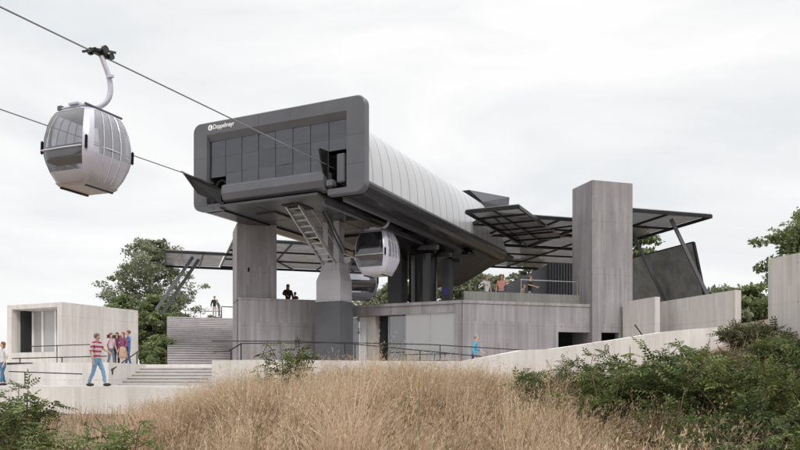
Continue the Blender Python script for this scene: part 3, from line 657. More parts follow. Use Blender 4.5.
for dx in (.75, .92): obj('brace', bar(B(), (-2.45 + dx, 2.6, 7.1), (-2.45 + dx, 4.3, 5.6), .05, .09), M['frame'], st)
# concrete foot of the pylon and rear supports
bm = B(); box(bm, cx - .66, cx + .66, py - .62, py + .56, -.2, 3.498, .015); obj('pylon_foot', bm, M['darkgrey'], st)
bm = B(); box(bm, -2.9, -2.1, 11.2, 12.0, 3.3, 6.9); obj('rear_column', bm, M['darkgrey'], st)
bm = B(); bmesh.ops.create_cone(bm, cap_ends=True, segments=32, radius1=.75, radius2=.75, depth=3.4, matrix=Matrix.Translation((-1.15, 11.9, 5.0))); obj('rear_drum', bm, M['hull'], st, smooth=False)
bm = B(); box(bm, -.2, .2, 12.2, 12.8, 3.3, 6.4); rcn = obj('rear_column', bm, M['darkgrey'], st)
bm = B(); box(bm, -.17, .17, 12.17, 12.196, 4.5, 4.9); obj('sign_plate', bm, M['sign'], rcn)

# ------------------------------------------------------------------ ropes
def w_of(s, t, z): c, s_ = math.cos(RS), math.sin(RS); return Vector((-2.86 + c * s - s_ * t, 28.6 + s_ * s + c * t, z))
def ropepts(s): return [w_of(s, t, 8.2 + .00035 * (t) ** 2 * (1 if t < 0 else 0) * .0 + (-.00 if t > 0 else 0)) for t in (3, 0, -4, -8, -12, -16, -25, -45)]
def rope_line(s, z0, z1):
    return [w_of(s, t, z0 + (z1 - z0) * (-t / 13.5) if t < 0 else z0) for t in (3, 0, -4, -8, -11, -13.5, -20, -34)]
o = obj('haul_rope', tube(B(), rope_line(0, 8.24, 8.13), .021, 8), M['rope']); tag(o, 'near steel rope running over the near cabin into the station', 'rope', 'haul ropes')
o = obj('haul_rope', tube(B(), rope_line(-5.6, 8.2, 8.08), .021, 8), M['rope']); tag(o, 'far steel rope passing behind the near cabin', 'rope', 'haul ropes')

# ------------------------------------------------------------------ cabins
def cab_ring(hx, hy, z, n=6, r=.34):
    pts = []
    r = r * min(hx, hy) / .8
    for (cx, cy, a0) in ((hx - r, -hy + r, -90), (hx - r, hy - r, 0), (-hx + r, hy - r, 90), (-hx + r, -hy + r, 180)):
        for k in range(n + 1): a = R(a0 + 90 * k / n); pts.append(Vector((cx + r * math.cos(a), cy + r * math.sin(a), z)))
    # flat sides get subdivisions
    out_ = []
    for i, p in enumerate(pts):
        out_.append(p)
        if (i % (n + 1)) == n:
            q = pts[(i + 1) % len(pts)]
            for k in range(1, 8): out_.append(p.lerp(q, k / 8))
    return out_
ZP = [(0, .62), (.05, .70), (.25, .83), (.5, .94), (.66, .985), (.86, 1.0), (1.1, .985), (1.4, .925), (1.62, .84), (1.74, .76), (1.82, .64), (1.86, .3)]
HX = .33     # the hanger and grip sit to the near side of the cabin axis
def make_cabin(label):
    c = thing('gondola_cabin', label, 'gondola cabin', group=None)
    rings = [cab_ring(.84 * f, .82 * f, z) for z, f in ZP]; n = len(rings[0]); per = 6 + 8   # verts per side (corner + flat)
    # ring index inside one quarter: 0..6 corner, 6..13 flat
    from collections import defaultdict
    cells = defaultdict(list)
    for i in range(len(rings) - 1):
        zc = (ZP[i][0] + ZP[i + 1][0]) / 2
        for k in range(n):
            quarter, j = divmod(k, 14); side = quarter if j else (quarter - 1) % 4
            end = side in (1, 3); flat = j >= 4 or j <= 1 if end else j >= 5 or j == 0
            if j == 1: side = (quarter - 1) % 4; end = side in (1, 3); flat = end
            elif j == 4: flat = quarter in (1, 3); side = quarter; end = flat
            z_lo = .25 if end else .66
            glass = flat and z_lo <= zc <= 1.70
            cells[('win', side, zc > .76) if glass and end else (('win', side, True) if glass else 'shell')].append((i, k))
    def cell_bm(lst, inset=0):
        bm = B(); cache = {}
        def vv(i, k):
            k %= n
            if (i, k) not in cache:
                p = rings[i][k].copy()
                if inset: p.x *= 1 - inset; p.y *= 1 - inset
                cache[(i, k)] = bm.verts.new(p)
            return cache[(i, k)]
        for i, k in lst: bm.faces.new([vv(i, k), vv(i, k + 1), vv(i + 1, k + 1), vv(i + 1, k)])
        return bm
    obj('cabin_shell', cell_bm(cells['shell']), M['lilac'], c, smooth=True)
    for key in sorted(k_ for k_ in cells if k_ != 'shell'):
        _, side, up = key; end = side in (1, 3)
        obj(('end_window' if up else 'lower_window') if end else 'side_window', cell_bm(cells[key], .010), M['cab_glass'] if end else M['cab_glass2'], c, smooth=True)
    # door mullions on the long sides
    for sx in (1, -1):
        for y in (-.27, 0.0, .27):
            pts = [(sx * (.84 * f + .004), y * f, z) for z, f in ZP[1:10]]; obj('mullion', tube(B(), pts, .014, 6), M['lilac'], c)
        pts = [(sx * (.84 * f + .01), -.62 * f, z) for z, f in ZP[1:10]]
        bm = tube(B(), [(sx * .79, -.6, .84), (sx * .845, 0, .84), (sx * .79, .6, .84)], .018, 6); obj('handle_rail', bm, M['lilac'], c)
    for sy in (1, -1):
        obj('seam_bar', tube(B(), [(-.68, sy * .805, .76), (0, sy * .82, .76), (.68, sy * .805, .76)], .022, 6), M['lilac'], c)
        bm = box(B(), -.62, .62, sy * .8 - .0 if sy > 0 else -.50, .50 if sy > 0 else -.8, .52, .60) if False else box(B(), -.6, .6, min(sy * .38, sy * .74), max(sy * .38, sy * .74), .48, .56, .02)
        se = obj('bench_seat', bm, M['seat'], c)
        bm = box(B(), -.6, .6, min(sy * .70, sy * .75), max(sy * .70, sy * .75), .57, .86, .015); obj('backrest', bm, M['seat'], se)
    # corner bumpers
    for sx in (1, -1):
        for sy in (1, -1):
            bm = box(B(), -.035, .035, -.035, .035, -.17, .17, .025); o = obj('corner_bumper', bm, M['black'], c); o.location = (sx * .755, sy * .735, .86)
    bm = B(); loft(bm, [rr(-.46, .46, -.44, .44, -.06), rr(-.53, .53, -.51, .51, .02)]); obj('floor_pan', bm, M['floor_pan'], c)
    for x in (.4, -.46): obj('floor_skid', box(B(), x, x + .06, -.42, .42, -.1, -.061), M['black'], c)
    # roof gear
    bm = B(); box(bm, -.42, .42, -.5, .5, 1.85, 1.90, .015); box(bm, -.12, .2, -.55, .55, 1.901, 1.96, .01); obj('roof_frame', bm, M['lilac'], c)
    bm = B(); tube(bm, [(.5, -.58, 1.86), (.5, .58, 1.86)], .03, 6)
    obj('roof_latch', box(B(), -.55, -.42, -.5, -.4, 1.84, 1.95), M['darkgrey'], c)
    obj('roof_rail', bm, M['darkgrey'], c)
    # hanger
    pts = [(-.08, -.22, 1.93), (.12, -.05, 1.96), (.30, .1, 2.05), (.41, .2, 2.22), (.455, .24, 2.45), (.45, .2, 2.72), (.42, .12, 2.95), (.37, .04, 3.15), (HX, .0, 3.30)]
    pts = [Vector(q_) for q_ in pts]
    for _ in range(2): pts = [pts[0]] + [w_ for a_, b_ in zip(pts, pts[1:]) for w_ in (a_.lerp(b_, .25), a_.lerp(b_, .75))] + [pts[-1]]
    hg = obj('hanger_arm', tube(B(), pts, [.074 - .014 * k_ / len(pts) for k_ in range(len(pts))], 14), M['lilac'], c, smooth=True)
    obj('hanger_bracket', box(B(), .44, .62, .1, .18, 2.74, 2.80), M['lilac'], hg)
    gr = obj('rope_grip', box(B(), HX - .08, HX + .08, -.26, .22, 3.26, 3.38, .02), M['black'], c)
    bm = B()
    for x, y, z, r in ((HX - .14, -.2, 3.32, .09), (HX - .14, .16, 3.36, .085), (HX + .14, .0, 3.40, .10), (HX + .1, .24, 3.33, .08)):
        bmesh.ops.create_cone(bm, cap_ends=True, segments=16, radius1=r, radius2=r, depth=.07, matrix=Matrix.Translation((x, y, z)) @ Matrix.Rotation(R(90), 4, 'Y'))
    bar(bm, (HX - .2, -.4, 3.24), (HX + .1, -.1, 3.36), .04, .05); bar(bm, (HX + .2, .3, 3.43), (HX - .1, 0, 3.45), .04, .05); obj('grip_roller', bm, M['hull'], gr)
    return c
def copy_tree(o, parent=None):
    c = o.copy(); COL.objects.link(c); c.parent = parent
    for ch in list(o.children): copy_tree(ch, c)
    return c
c1 = make_cabin('large near gondola cabin hanging from the rope in open sky')
GP = w_of(-HX, -10.95, 0); c1.location = (GP.x, GP.y, 8.14 - 3.3); c1.rotation_euler = (R(-1), R(1.5), RS); c1['group'] = 'gondola cabins'
c2 = copy_tree(c1); GP = w_of(-.12, 4.6, 0); c2.location = (GP.x, GP.y, 4.62); c2.rotation_euler = (0, 0, RS); c2['label'] = 'gondola cabin hanging under the station right of the pylon'
c3 = copy_tree(c1); GP = at(360, 300, 37.5); c3.location = (GP.x, GP.y, 4.05); c3.rotation_euler = (0, 0, RS + R(40)); c3['label'] = 'half hidden gondola cabin turning behind the pylon'
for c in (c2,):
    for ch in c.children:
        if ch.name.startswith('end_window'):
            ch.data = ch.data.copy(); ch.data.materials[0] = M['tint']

# ------------------------------------------------------------------ people
def skin(name, verts, edges, radii, mat, parent=None, root=0, sub=1):
    me = bpy.data.meshes.new(name); me.from_pydata([tuple(v) for v in verts], edges, [])
    o = bpy.data.objects.new('tmp_skin', me); COL.objects.link(o)
    o.modifiers.new('s', 'SKIN')
    if sub:
        s = o.modifiers.new('u', 'SUBSURF'); s.levels = sub; s.render_levels = sub
    for i, r in enumerate(radii):
        sv = me.skin_vertices[0].data[i]; sv.radius = r if isinstance(r, tuple) else (r, r); sv.use_root = (i == root)
    dg = bpy.context.evaluated_depsgraph_get(); dg.update()
    m2 = bpy.data.meshes.new_from_object(o.evaluated_get(dg)); bpy.data.objects.remove(o)
    m2.name = name; m2.materials.clear(); m2.materials.append(mat); m2.polygons.foreach_set('use_smooth', [True] * len(m2.polygons))
    if name in ('shirt', 'trousers'):
        zc = max(v_.z for v_ in map(Vector, verts)); z_lo = Vector(verts[1]).z - (.16 if name == 'shirt' else .12)
        for v in m2.vertices:
            if abs(v.co.x) < .19 and v.co.z > z_lo:
                y0 = min((Vector(q_) for q_ in verts[:4 if name == 'shirt' else 2]), key=lambda q_: abs(q_.z - v.co.z)).y
                v.co.y = y0 + (v.co.y - y0) * (.80 if abs(v.co.x) < .13 else .90)
        for v in m2.vertices:
            q_ = v.co; f_ = noise.noise(Vector((q_.x * 9, q_.y * 9, q_.z * 14 + 7 * root))) * .012 + abs(noise.noise(Vector((q_.x * 16, q_.y * 16, q_.z * 30)))) * -.010
            v.co += v.normal * f_
    r = bpy.data.objects.new(name, m2); COL.objects.link(r); r.parent = parent
    return r
SKIN = noisy('skin', (.50, .30, .22), (.58, .36, .27), 20, .55)
MATS = {}
def cm(col):
    k = tuple(round(c, 3) for c in col)
    if k not in MATS: MATS[k] = cloth('cloth %s' % (k,), col)
    return MATS[k]
def person(label, loc, face, h=1.7, top=(.5, .5, .5), legs=(.05, .08, .16), hair=(.05, .03, .02), long_hair=False, sleeve=1.0,
           lh=(.26, -.10, .86), rh=(-.26, -.06, .84), stride=.12, lean=0.0, seated=False, skirt=None, bag=None, cap=None, group=None):
    """local: x = left of the person, -y = forward; face = heading of forward in degrees clockwise from the camera direction"""
    p = thing('person', label, 'person', loc, R(face), group)
    k = h / 1.7
    def V(x, y, z): # lean forward above the hip
        if z > .9: y -= (z - .9) * lean
        return Vector((x, y, z)) * k
    hipz = .90 if not seated else .50
    dz = hipz - .90
    U = lambda x, y, z: V(x, y, z) + Vector((0, 0, dz * k))
    # joints
    pel, wai, che, nek, jaw, skl, crn = U(0, 0, .93), U(0, .0, 1.08), U(0, .01, 1.30), U(0, .0, 1.44), U(0, -.02, 1.52), U(0, -.015, 1.60), U(0, .0, 1.67)
    shl, shr = U(.17, .0, 1.39), U(-.17, .0, 1.39)
    def elbow(s, hnd, out_):
        m = (s + hnd) / 2; d = (hnd - s).length; up = .29 * k; b = math.sqrt(max(.0004, (up ** 2 - (d / 2) ** 2))) if d < 2 * up else .01
        return m + Vector((out_ * .5, .85, -.1)).normalized() * b
    wl, wr = U(*lh), U(*rh)
    el, er = elbow(shl, wl, 1), elbow(shr, wr, -1)
    def clampw(s, wv): d = wv - s; return s + d.normalized() * min(d.length, .56 * k)
    wl, wr = clampw(shl, wl), clampw(shr, wr); el, er = elbow(shl, wl, 1), elbow(shr, wr, -1)
    hl, hr = U(.09, 0, .88), U(-.09, 0, .88)
    if seated:
        kl, kr = V(.11, -.42, .50), V(-.11, -.42, .50); al, ar = V(.12, -.40, .08), V(-.12, -.44, .08)
    else:
        kl, kr = V(.10, -stride * .6 - .02, .48), V(-.10, stride * .3 - .02, .48); al, ar = V(.10, -stride, .08), V(-.10, stride * 1.1, .08)
    tl, tr = al + Vector((.02, -.17, -.04)) * k, ar + Vector((-.02, -.17, -.04)) * k
    heel = lambda a: a + Vector((0, .05, -.04)) * k
    def sc(r): return tuple(x * k for x in r) if isinstance(r, tuple) else r * k
    vs_ = [pel, wai, che, nek, jaw, skl, crn, shl, el, wl, shr, er, wr, hl, kl, al, tl, hr, kr, ar, tr]
    rd = [.055, .055, .055, .05, (.056, .064), (.074, .09), (.05, .06), .036, .036, .026, .036, .036, .026, .045, .04, .033, .03, .045, .04, .033, .03]
    ed = [(0, 1), (1, 2), (2, 3), (3, 4), (4, 5), (5, 6), (2, 7), (7, 8), (8, 9), (2, 10), (10, 11), (11, 12), (0, 13), (13, 14), (14, 15), (15, 16), (0, 17), (17, 18), (18, 19), (19, 20)]
    # nose and ears
    nb = len(vs_); vs_ += [skl + Vector((0, -.105, -.025)) * k]; rd += [.013]; ed += [(5, nb)]
    # hands: palm, four fingers, thumb
    for wi, ei, sg in ((9, 8, 1), (12, 11, -1)):
        wv, ev = vs_[wi], vs_[ei]; d = (wv - ev).normalized(); side = d.cross(Vector((1, 0, 0))); side = side.normalized() if side.length > .1 else Vector((0, 1, 0))
        nrm = d.cross(side).normalized(); pi_ = len(vs_); vs_.append(wv + d * .07 * k); rd.append((.018, .034)); ed.append((wi, pi_))
        for q, (off_, ln) in enumerate(((-.03, .07), (-.01, .08), (.01, .075), (.028, .06))):
            a = len(vs_); vs_ += [wv + d * (.10 + .3 * ln) * k + side * off_ * k, wv + d * (.10 + .8 * ln) * k + side * off_ * k - nrm * .02 * k * sg]; rd += [.009, .008]; ed += [(pi_, a), (a, a + 1)]
        a = len(vs_); vs_ += [wv + d * .05 * k + side * -.045 * k, wv + d * .095 * k + side * -.06 * k]; rd += [.011, .009]; ed += [(pi_, a), (a, a + 1)]
    skin('body', vs_, ed, [sc(r) for r in rd], SKIN, p, 0, 1)
    # shirt
    e2l, e2r = shl.lerp(el, 1) , shr.lerp(er, 1)
    sv = [pel - Vector((0, 0, .05 * k)), wai, che, nek - Vector((0, 0, .045 * k)), shl, el.lerp(shl, 1 - min(1, sleeve * 2)), shr, er.lerp(shr, 1 - min(1, sleeve * 2))]
    se = [(0, 1), (1, 2), (2, 3), (2, 4), (4, 5), (2, 6), (6, 7)]; sr = [.142, .13, .146, .062, .068, .058, .068, .058]
    if sleeve > .6:
        a = len(sv); sv += [wl.lerp(el, .1), wr.lerp(er, .1)]; se += [(5, a), (7, a + 1)]; sr += [.045, .045]
    skin('shirt', sv, se, [sc(r) for r in sr], cm(top), p, 1, 3)
    tv = [U(0, 0, 1.0), U(0, 0, .91), U(.088, 0, .80) if not seated else hl, kl, al.lerp(kl, .08), U(-.088, 0, .80) if not seated else hr, kr, ar.lerp(kr, .08)]; te = [(0, 1), (1, 2), (2, 3), (3, 4), (1, 5), (5, 6), (6, 7)]
    if skirt:
        bm = B(); R_ = []
        for z, fx, fy in ((.98, .16, .12), (.8, .2, .16), (.55, .23, .19), (.42, .25, .2)): R_.append([U(fx * math.cos(a), fy * math.sin(a), z) for a in np.linspace(0, 2 * math.pi, 17)[:-1]])
        loft(bm, R_); obj('skirt', bm, cm(skirt), p, smooth=True)
    else: skin('trousers', tv, te, [sc(r) for r in [.125, .13, .092, .068, .058, .092, .068, .058]], cm(legs), p, 0, 3)
    for a_, t_ in ((al, tl), (ar, tr)):
        bm = B(); hx = (t_ - a_).normalized(); c_ = a_ + Vector((0, -.075, -.03)) * k
        bmesh.ops.create_icosphere(bm, subdivisions=2, radius=1, matrix=Matrix.Translation(c_) @ Matrix.Diagonal((.058 * k, .165 * k, .055 * k, 1))); obj('shoe', bm, cm((.04, .035, .035)), p, smooth=True)
    # hair: cap over the back of the skull
    bm = B(); bmesh.ops.create_icosphere(bm, subdivisions=3, radius=1)
    for v in bm.verts:
        if v.co.y < -.35 and v.co.z < .25: v.co *= .8
        v.co = v.co * (1 + .06 * noise.noise(v.co * 3))
    bm.transform(Matrix.Translation(skl + Vector((0, .022, .03)) * k) @ Matrix.Diagonal((.086 * k, .104 * k, .098 * k, 1)))
    if long_hair:
        R_ = [[skl + Vector((fx * math.cos(a), .035 + fy * math.sin(a), z)) * k for a in np.linspace(0, 2 * math.pi, 13)[:-1]] for z, fx, fy in ((.05, .07, .06), (-.06, .088, .06), (-.18, .09, .05), (-.3, .06, .03))]
        loft(bm, R_)
    obj('hair', bm, cm(hair), p, smooth=True)
    if cap:
        bm = B(); bmesh.ops.create_icosphere(bm, subdivisions=2, radius=1, matrix=Matrix.Translation(skl + Vector((0, .01, .06)) * k) @ Matrix.Diagonal((.092 * k, .11 * k, .07 * k, 1))); bar(bm, skl + Vector((0, -.06, .05)) * k, skl + Vector((0, -.17, .03)) * k, .13 * k, .012); obj('cap', bm, cm(cap), p, smooth=True)
    bm = B()
    for sx in (-.03, .03): bmesh.ops.create_icosphere(bm, subdivisions=1, radius=.011 * k, matrix=Matrix.Translation(skl + Vector((sx, -.083, .0)) * k))
    obj('eyes', bm, cm((.03, .02, .02)), p)
    bm = B(); box(bm, -.022, .022, -.004, .004, -.005, .005); bm.transform(Matrix.Translation(skl + Vector((0, -.083, -.062)) * k)); obj('mouth', bm, cm((.35, .12, .1)), p)
    return p
G_ = 'visitors'
def at_z(px, z, Y): return ((px - 400) / 750 * Y, Y, z)
person('woman with long brown hair in a white top and blue jeans at the left edge', at_z(3, -.2, 27), -35, 1.56, (.62, .6, .62), (.07, .15, .27), (.20, .09, .05), True, .5, group=G_)
pp = person('person in a red and white striped shirt and light blue jeans before the kiosk', at_z(97, -.2, 24.3), 70, 1.70, (.6, .4, .42), (.20, .36, .52), (.22, .18, .16), False, .5, lh=(.2, -.3, 1.1), stride=.24, group=G_)
person('woman in a pale pink top with grey jeans by the kiosk corner', at_z(111, .65, 36), 60, 1.6, (.55, .42, .46), (.13, .15, .2), (.15, .08, .06), True, .5, group=G_)
person('person in a dark plum jacket and black trousers near the kiosk corner', at_z(117, .65, 36.6), 10, 1.66, (.12, .03, .07), (.02, .02, .022), (.08, .03, .03), False, 1, group=G_)
person('woman in a wine red top and tan skirt near the kiosk corner', at_z(123, .65, 36), -30, 1.64, (.2, .06, .12), (.05, .05, .05), (.3, .1, .05), True, 1, skirt=(.42, .29, .2), group=G_)
person('person in a bright blue shirt and blue jeans at the right of the kiosk group', at_z(128.5, .65, 36.3), -60, 1.74, (.10, .2, .45), (.05, .12, .28), (.2, .09, .05), False, 1, lh=(.1, -.3, 1.15), group=G_)
person('man in a black sweater and pale trousers on the high stair landing', at_z(214.5, 5, 60.6), 10, 1.76, (.015, .018, .02), (.45, .43, .42), (.03, .02, .02), False, 1, group=G_)
person('person in a grey coat stooping beside the man on the high stair landing', at_z(219.5, 5, 60.7), -60, 1.5, (.16, .15, .15), (.14, .14, .15), (.3, .28, .26), False, 1, lean=.35, group=G_)
person('woman with long reddish hair in dark clothes on the left terrace', at_z(288, 2.96, 36.3), 30, 1.66, (.03, .02, .02), (.03, .03, .03), (.16, .06, .03), True, 1, rh=(-.15, -.3, 1.1), group=G_)
person('child in a dark red shirt beside the woman on the left terrace', at_z(295, 2.96, 36.0), -30, 1.25, (.12, .02, .02), (.03, .03, .03), (.12, .05, .03), False, .5, lh=(.1, -.3, 1.2), group=G_)
DY = 37.6; TZZ = TZ
def on_deck(px, Y=DY): return at_z(px, TZZ, Y)
person('person in a white shirt and blue jeans at the left of the right terrace group', on_deck(486.5), 40, 1.74, (.62, .62, .64), (.06, .13, .27), (.3, .22, .15), False, .5, rh=(-.3, -.25, 1.2), group=G_)
person('child in a navy top between the two taller people on the right terrace', on_deck(494.5, 37.8), 20, 1.25, (.03, .04, .1), (.04, .05, .1), (.2, .1, .06), False, .5, group=G_)
person('person in a salmon pink shirt and blue jeans on the right terrace', on_deck(501.5), -20, 1.78, (.62, .28, .24), (.05, .12, .26), (.25, .12, .07), True, .5, lh=(.3, -.3, 1.3), group=G_)
person('blond child in a beige top stooping on the right terrace', on_deck(521, 37.2), 60, 1.2, (.42, .32, .22), (.4, .38, .35), (.35, .22, .1), False, .5, lean=.35, group=G_)
person('person in a black shirt and grey trousers standing by the ribbed screen', on_deck(530), 60, 1.72, (.02, .025, .035), (.28, .28, .29), (.25, .15, .1), False, .5, lh=(.1, -.3, 1.15), rh=(-.1, -.3, 1.15), group=G_)
person('man with grey hair in a sky blue jacket walking behind the retaining wall', at_z(474, .1, 31), 78, 1.76, (.10, .34, .52), (.05, .05, .07), (.28, .28, .3), False, 1, lean=.12, lh=(.2, -.25, 1.05), stride=.2, group=G_)
person('person in dark clothes seen dimly behind the frosted shop glazing', at_z(446, .1, 36.2), 40, 1.7, (.05, .05, .06), (.04, .04, .05), (.06, .04, .03), False, 1, group=G_)
# red bands of the striped shirt are knitted into the cloth
def striped():
    m, t, b = base_mat('striped knit', (.6, .5, .5), .9); lk = t.links.new
    tc = nn(t, 'ShaderNodeTexCoord'); sp = nn(t, 'ShaderNodeSeparateXYZ'); lk(tc.outputs['Object'], sp.inputs[0])
    md = nn(t, 'ShaderNodeMath', operation='PINGPONG'); lk(sp.outputs['Z'], md.inputs[0]); md.inputs[1].default_value = .075
    r = ramp(t, [(.035, (.62, .56, .58)), (.045, (.42, .05, .10))]); lk(md.outputs[0], r.inputs[0]); lk(r.outputs[0], b.inputs['Base Color']); return m
for ch in pp.children:
    if ch.name.startswith('shirt'): ch.data.materials[0] = striped()

# ------------------------------------------------------------------ handrails
def rail(label, runs, posts, r=.022):
    t = thing('handrail', label, 'handrail', tuple(runs[0][0]), 0, 'thin black handrails')
    o0 = Vector(runs[0][0])
    for a in runs: obj('rail', tube(B(), [Vector(p) - o0 for p in a], r, 6), M['black'], t)
    for p, z in posts: obj('post', tube(B(), [Vector(p) - o0, Vector((p[0], p[1], z)) - o0], r * .9, 6), M['black'], t)
a, b_ = at(30, 346.5, 33.6), at(90, 344.5, 33.6)
rail('thin black handrail just under the kiosk window', [[a, b_]], [(at(57, 346, 33.6), .65)])
a, b_ = at(12, 358.5, 28.5), at(107, 356.2, 28.9)
rail('long thin black handrail on top of the platform edge left of the steps', [[a, b_]], [(at(20, 358, 28.6), .6), (at(62, 357, 28.7), .6)])
a, b_ = at(9, 371.5, 27.2), at(82, 374, 27.0)
rail('short thin black handrail in front of the platform face', [[a, b_]], [(at(25, 372, 27.2), -.2)])
a, b_ = at(111.5, 370, 27.9), at(138, 351.5, 31)
rail('sloping black handrail climbing beside the front steps', [[a, b_]], [(at(112.5, 369.5, 28), .2), (at(137, 352, 31), .6)], .028)
a, m_, b_ = at(240, 343.5, 31.0), at(340, 342.5, 30), at(531, 350.5, 29.5)
rail('long black handrail crossing in front of the shop glazing', [[a, m_, at(430, 344.5, 29.8), b_]], [(at(241, 343.5, 31), .1), (at(345, 342.6, 30), .1), (at(440, 345, 29.8), .1), (at(525, 350.3, 29.5), .1)])
a, b_ = at(352, 343.8, 29), at(482, 356.5, 27)
rail('black handrail descending to the right in front of the shop glazing', [[at(212, 341, 30), at(300, 341.3, 29.5), a, b_]], [(at(355, 344, 29), .1), (at(420, 350.5, 28), .1)])
a, b_ = at(229, 351, 31.5), at(241, 343.6, 31.5)
rail('dark bent handrail at the foot of the left terrace block', [[at(214, 352, 32), a, b_]], [(b_, .1), (at(231, 350, 31.5), .1)], .03)
a, b_ = at(635, 325, 33), at(648, 343, 31.5)
rail('dark sloping handrail between the tall tower and the garden wall', [[a, b_]], [(b_, 0)], .03)

# ------------------------------------------------------------------ vegetation
def leaf_quads(P, size, tone, name, mat, up_bias=.3, aspect=1.7):
    n = len(P); a = rng.normal(size=(n, 3)); a /= np.linalg.norm(a, axis=1)[:, None]
    b = rng.normal(size=(n, 3)); b[:, 2] *= (1 - up_bias); b -= (a * b).sum(1)[:, None] * a; b /= np.linalg.norm(b, axis=1)[:, None]
    s = size * rng.uniform(.6, 1.25, n); a = a * (s * aspect / 2)[:, None]; b = b * (s / 2)[:, None]
    V_ = np.stack([P - a, P + b * .9 - a * .1, P + a, P - b * .9 - a * .1], 1)
    me = quads_mesh(name, V_, 4, [(0, 1, 2, 3)], tone); me.materials.append(mat); return me
def tree(name, label, cat, x, y, z0, h, rad, nclump, nleaf, lsize, mat, seed, trunk_r=.22, bare=.25, group=None, shape='oval', cl=.55):
    rs = np.random.default_rng(seed); rd = random.Random(seed)
    t = thing(name, label, cat, (x, y, z0), rd.uniform(0, 6), group)
    bm = B(); tips = []
    lean = Vector((rd.uniform(-.06, .06), rd.uniform(-.06, .06), 1))
    tr = [Vector((lean.x * h * f + .15 * math.sin(f * 5 + seed), lean.y * h * f + .12 * math.cos(f * 4 + seed), h * f)) - Vector((.15 * math.sin(seed), .12 * math.cos(seed), 0)) for f in np.linspace(0, .93, 9)]
    tube(bm, tr, [trunk_r * (1 - .9 * i / 8.5) for i in range(9)], 8)
    def prof(f):
        if shape == 'cone': return max(.12, (1 - f) ** .75) * (.65 + .35 * min(1, (f + .1) * 3))
        return max(.1, math.sin(math.pi * min(1, max(0, (f * .86 + .12)))) ** .6)
    for i in range(nclump):
        f = bare + (1 - bare) * (i + rd.random()) / nclump; az = i * 2.4 + rd.uniform(-.5, .5); fi = min(7.9, f * 8 / .93 * .93)
        k = int(min(7, fi)); p0 = tr[k].lerp(tr[k + 1], fi - k if fi - k < 1 else 1) * 1.0
        R0 = rad * prof((f - bare) / (1 - bare)) * rd.uniform(.55, 1.1)
        p0 = p0 - Vector((0, 0, min(p0.z * .3, R0 * .5)))
        p1 = p0 + Vector((math.cos(az) * R0, math.sin(az) * R0, R0 * rd.uniform(.25, .75)))
        mid = p0.lerp(p1, .5) + Vector((0, 0, -.06 * R0))
        tube(bm, [p0, mid, p1], [trunk_r * .3 * (1 - f * .6), trunk_r * .2 * (1 - f * .6), .015], 5)
        tips.append((p1, R0)); tips.append((p0.lerp(p1, .62) + Vector((rd.uniform(-.3, .3), rd.uniform(-.3, .3), rd.uniform(.0, .4))) * (rad / 3), R0))
        for q in range(4):
            p2 = p0.lerp(p1, rd.uniform(.4, .8)); p3 = p2 + Vector((rd.uniform(-1, 1), rd.uniform(-1, 1), rd.uniform(-.2, .8))) * R0 * .5
            tube(bm, [p2, p3], [trunk_r * .1, .012], 4); tips.append((p3, R0))
    obj('trunk', bm, M['bark'], t, smooth=True)
    per = nleaf // len(tips); P = []; T = []
    for tp, R0 in tips:
        c = rs.normal(size=(per, 3)); c *= (rs.random((per, 1)) ** .5 * 1.25) / np.linalg.norm(c, axis=1)[:, None]; c = c * np.array([1, 1, .55]) * (rad * .17 * cl / .55 + .12) * rs.uniform(.6, 1.3); c += np.array(tp)
        P.append(c); T.append(np.full(per, rs.uniform(0, 1)) * .7 + .3 * rs.random(per))
    P = np.concatenate(P); T = np.concatenate(T)
    obj('crown', leaf_quads(P, lsize, T, 'crown', mat), None, t)
    return t
tree('leafy_tree', 'tall leafy tree with an airy crown behind the kiosk and left canopy strut', 'tree', -23.6, 71, 1.3, 12.6, 4.8, 50, 19000, .17, M['leaf_tree'], 3, .28, .25, cl=.34)
tree('leafy_tree', 'lower bright green tree filling the gap between kiosk and upper stair', 'tree', -21.2, 66, 1.2, 6.6, 2.4, 26, 12000, .19, M['leaf_bright'], 5, .16, .1, cl=.45)
tree('leafy_tree', 'small bright green tree rising directly behind the kiosk roof corner', 'tree', -23.9, 66, 1.2, 6.4, 2.4, 22, 9000, .19, M['leaf_bright'], 6, .14, .1, cl=.45)
tree('leafy_shrub', 'low bright shrub behind the platform at the foot of the trees beside the kiosk', 'shrub', -18.2, 57, .2, 3.4, 2.0, 16, 6000, .17, M['leaf_bright'], 15, .08, .02, cl=.6)
tree('leafy_shrub', 'low shrub behind the platform just left of the upper stair', 'shrub', -16.6, 53.5, .1, 3.0, 1.3, 14, 4500, .16, M['leaf_bright'], 16, .08, .02, cl=.6)
tree('leafy_tree', 'round leafy tree rising above the high wall at the right edge', 'tree', 28.2, 50, 1.5, 10.8, 4.0, 64, 42000, .19, M['leaf_bright'], 8, .26, .38)
for i, (px, Y, h_, r_, lb) in enumerate(((640, 58, 11.6, 2.2, 'tree top showing between the tall tower and the leaning screen'), (722, 48, 5.2, 2.6, 'low tree behind the end of the garden wall'),
        (752, 47, 5.0, 2.5, 'bushy tree between the garden wall and the high right wall'), (455, 58, 8.2, 3.0, 'dark tree behind the terrace under the rear of the station'),
        (498, 60, 7.6, 2.6, 'tree behind the right terrace group'), (392, 62, 7.6, 2.6, 'tree glimpsed behind the rear column of the station'), (425, 60, 8.2, 2.6, 'tree glimpsed between the rear supports of the station'), (524, 64, 12.2, 2.2, 'tree top peeping under the pointed canopy wing'))):
    tree('leafy_tree', lb, 'tree', (px - 400) / 750 * Y, Y, 1.0, h_, r_, 24, 9000, .2, M['leaf_tree'] if i % 2 else M['leaf_bright'], 20 + i, .2, .15)

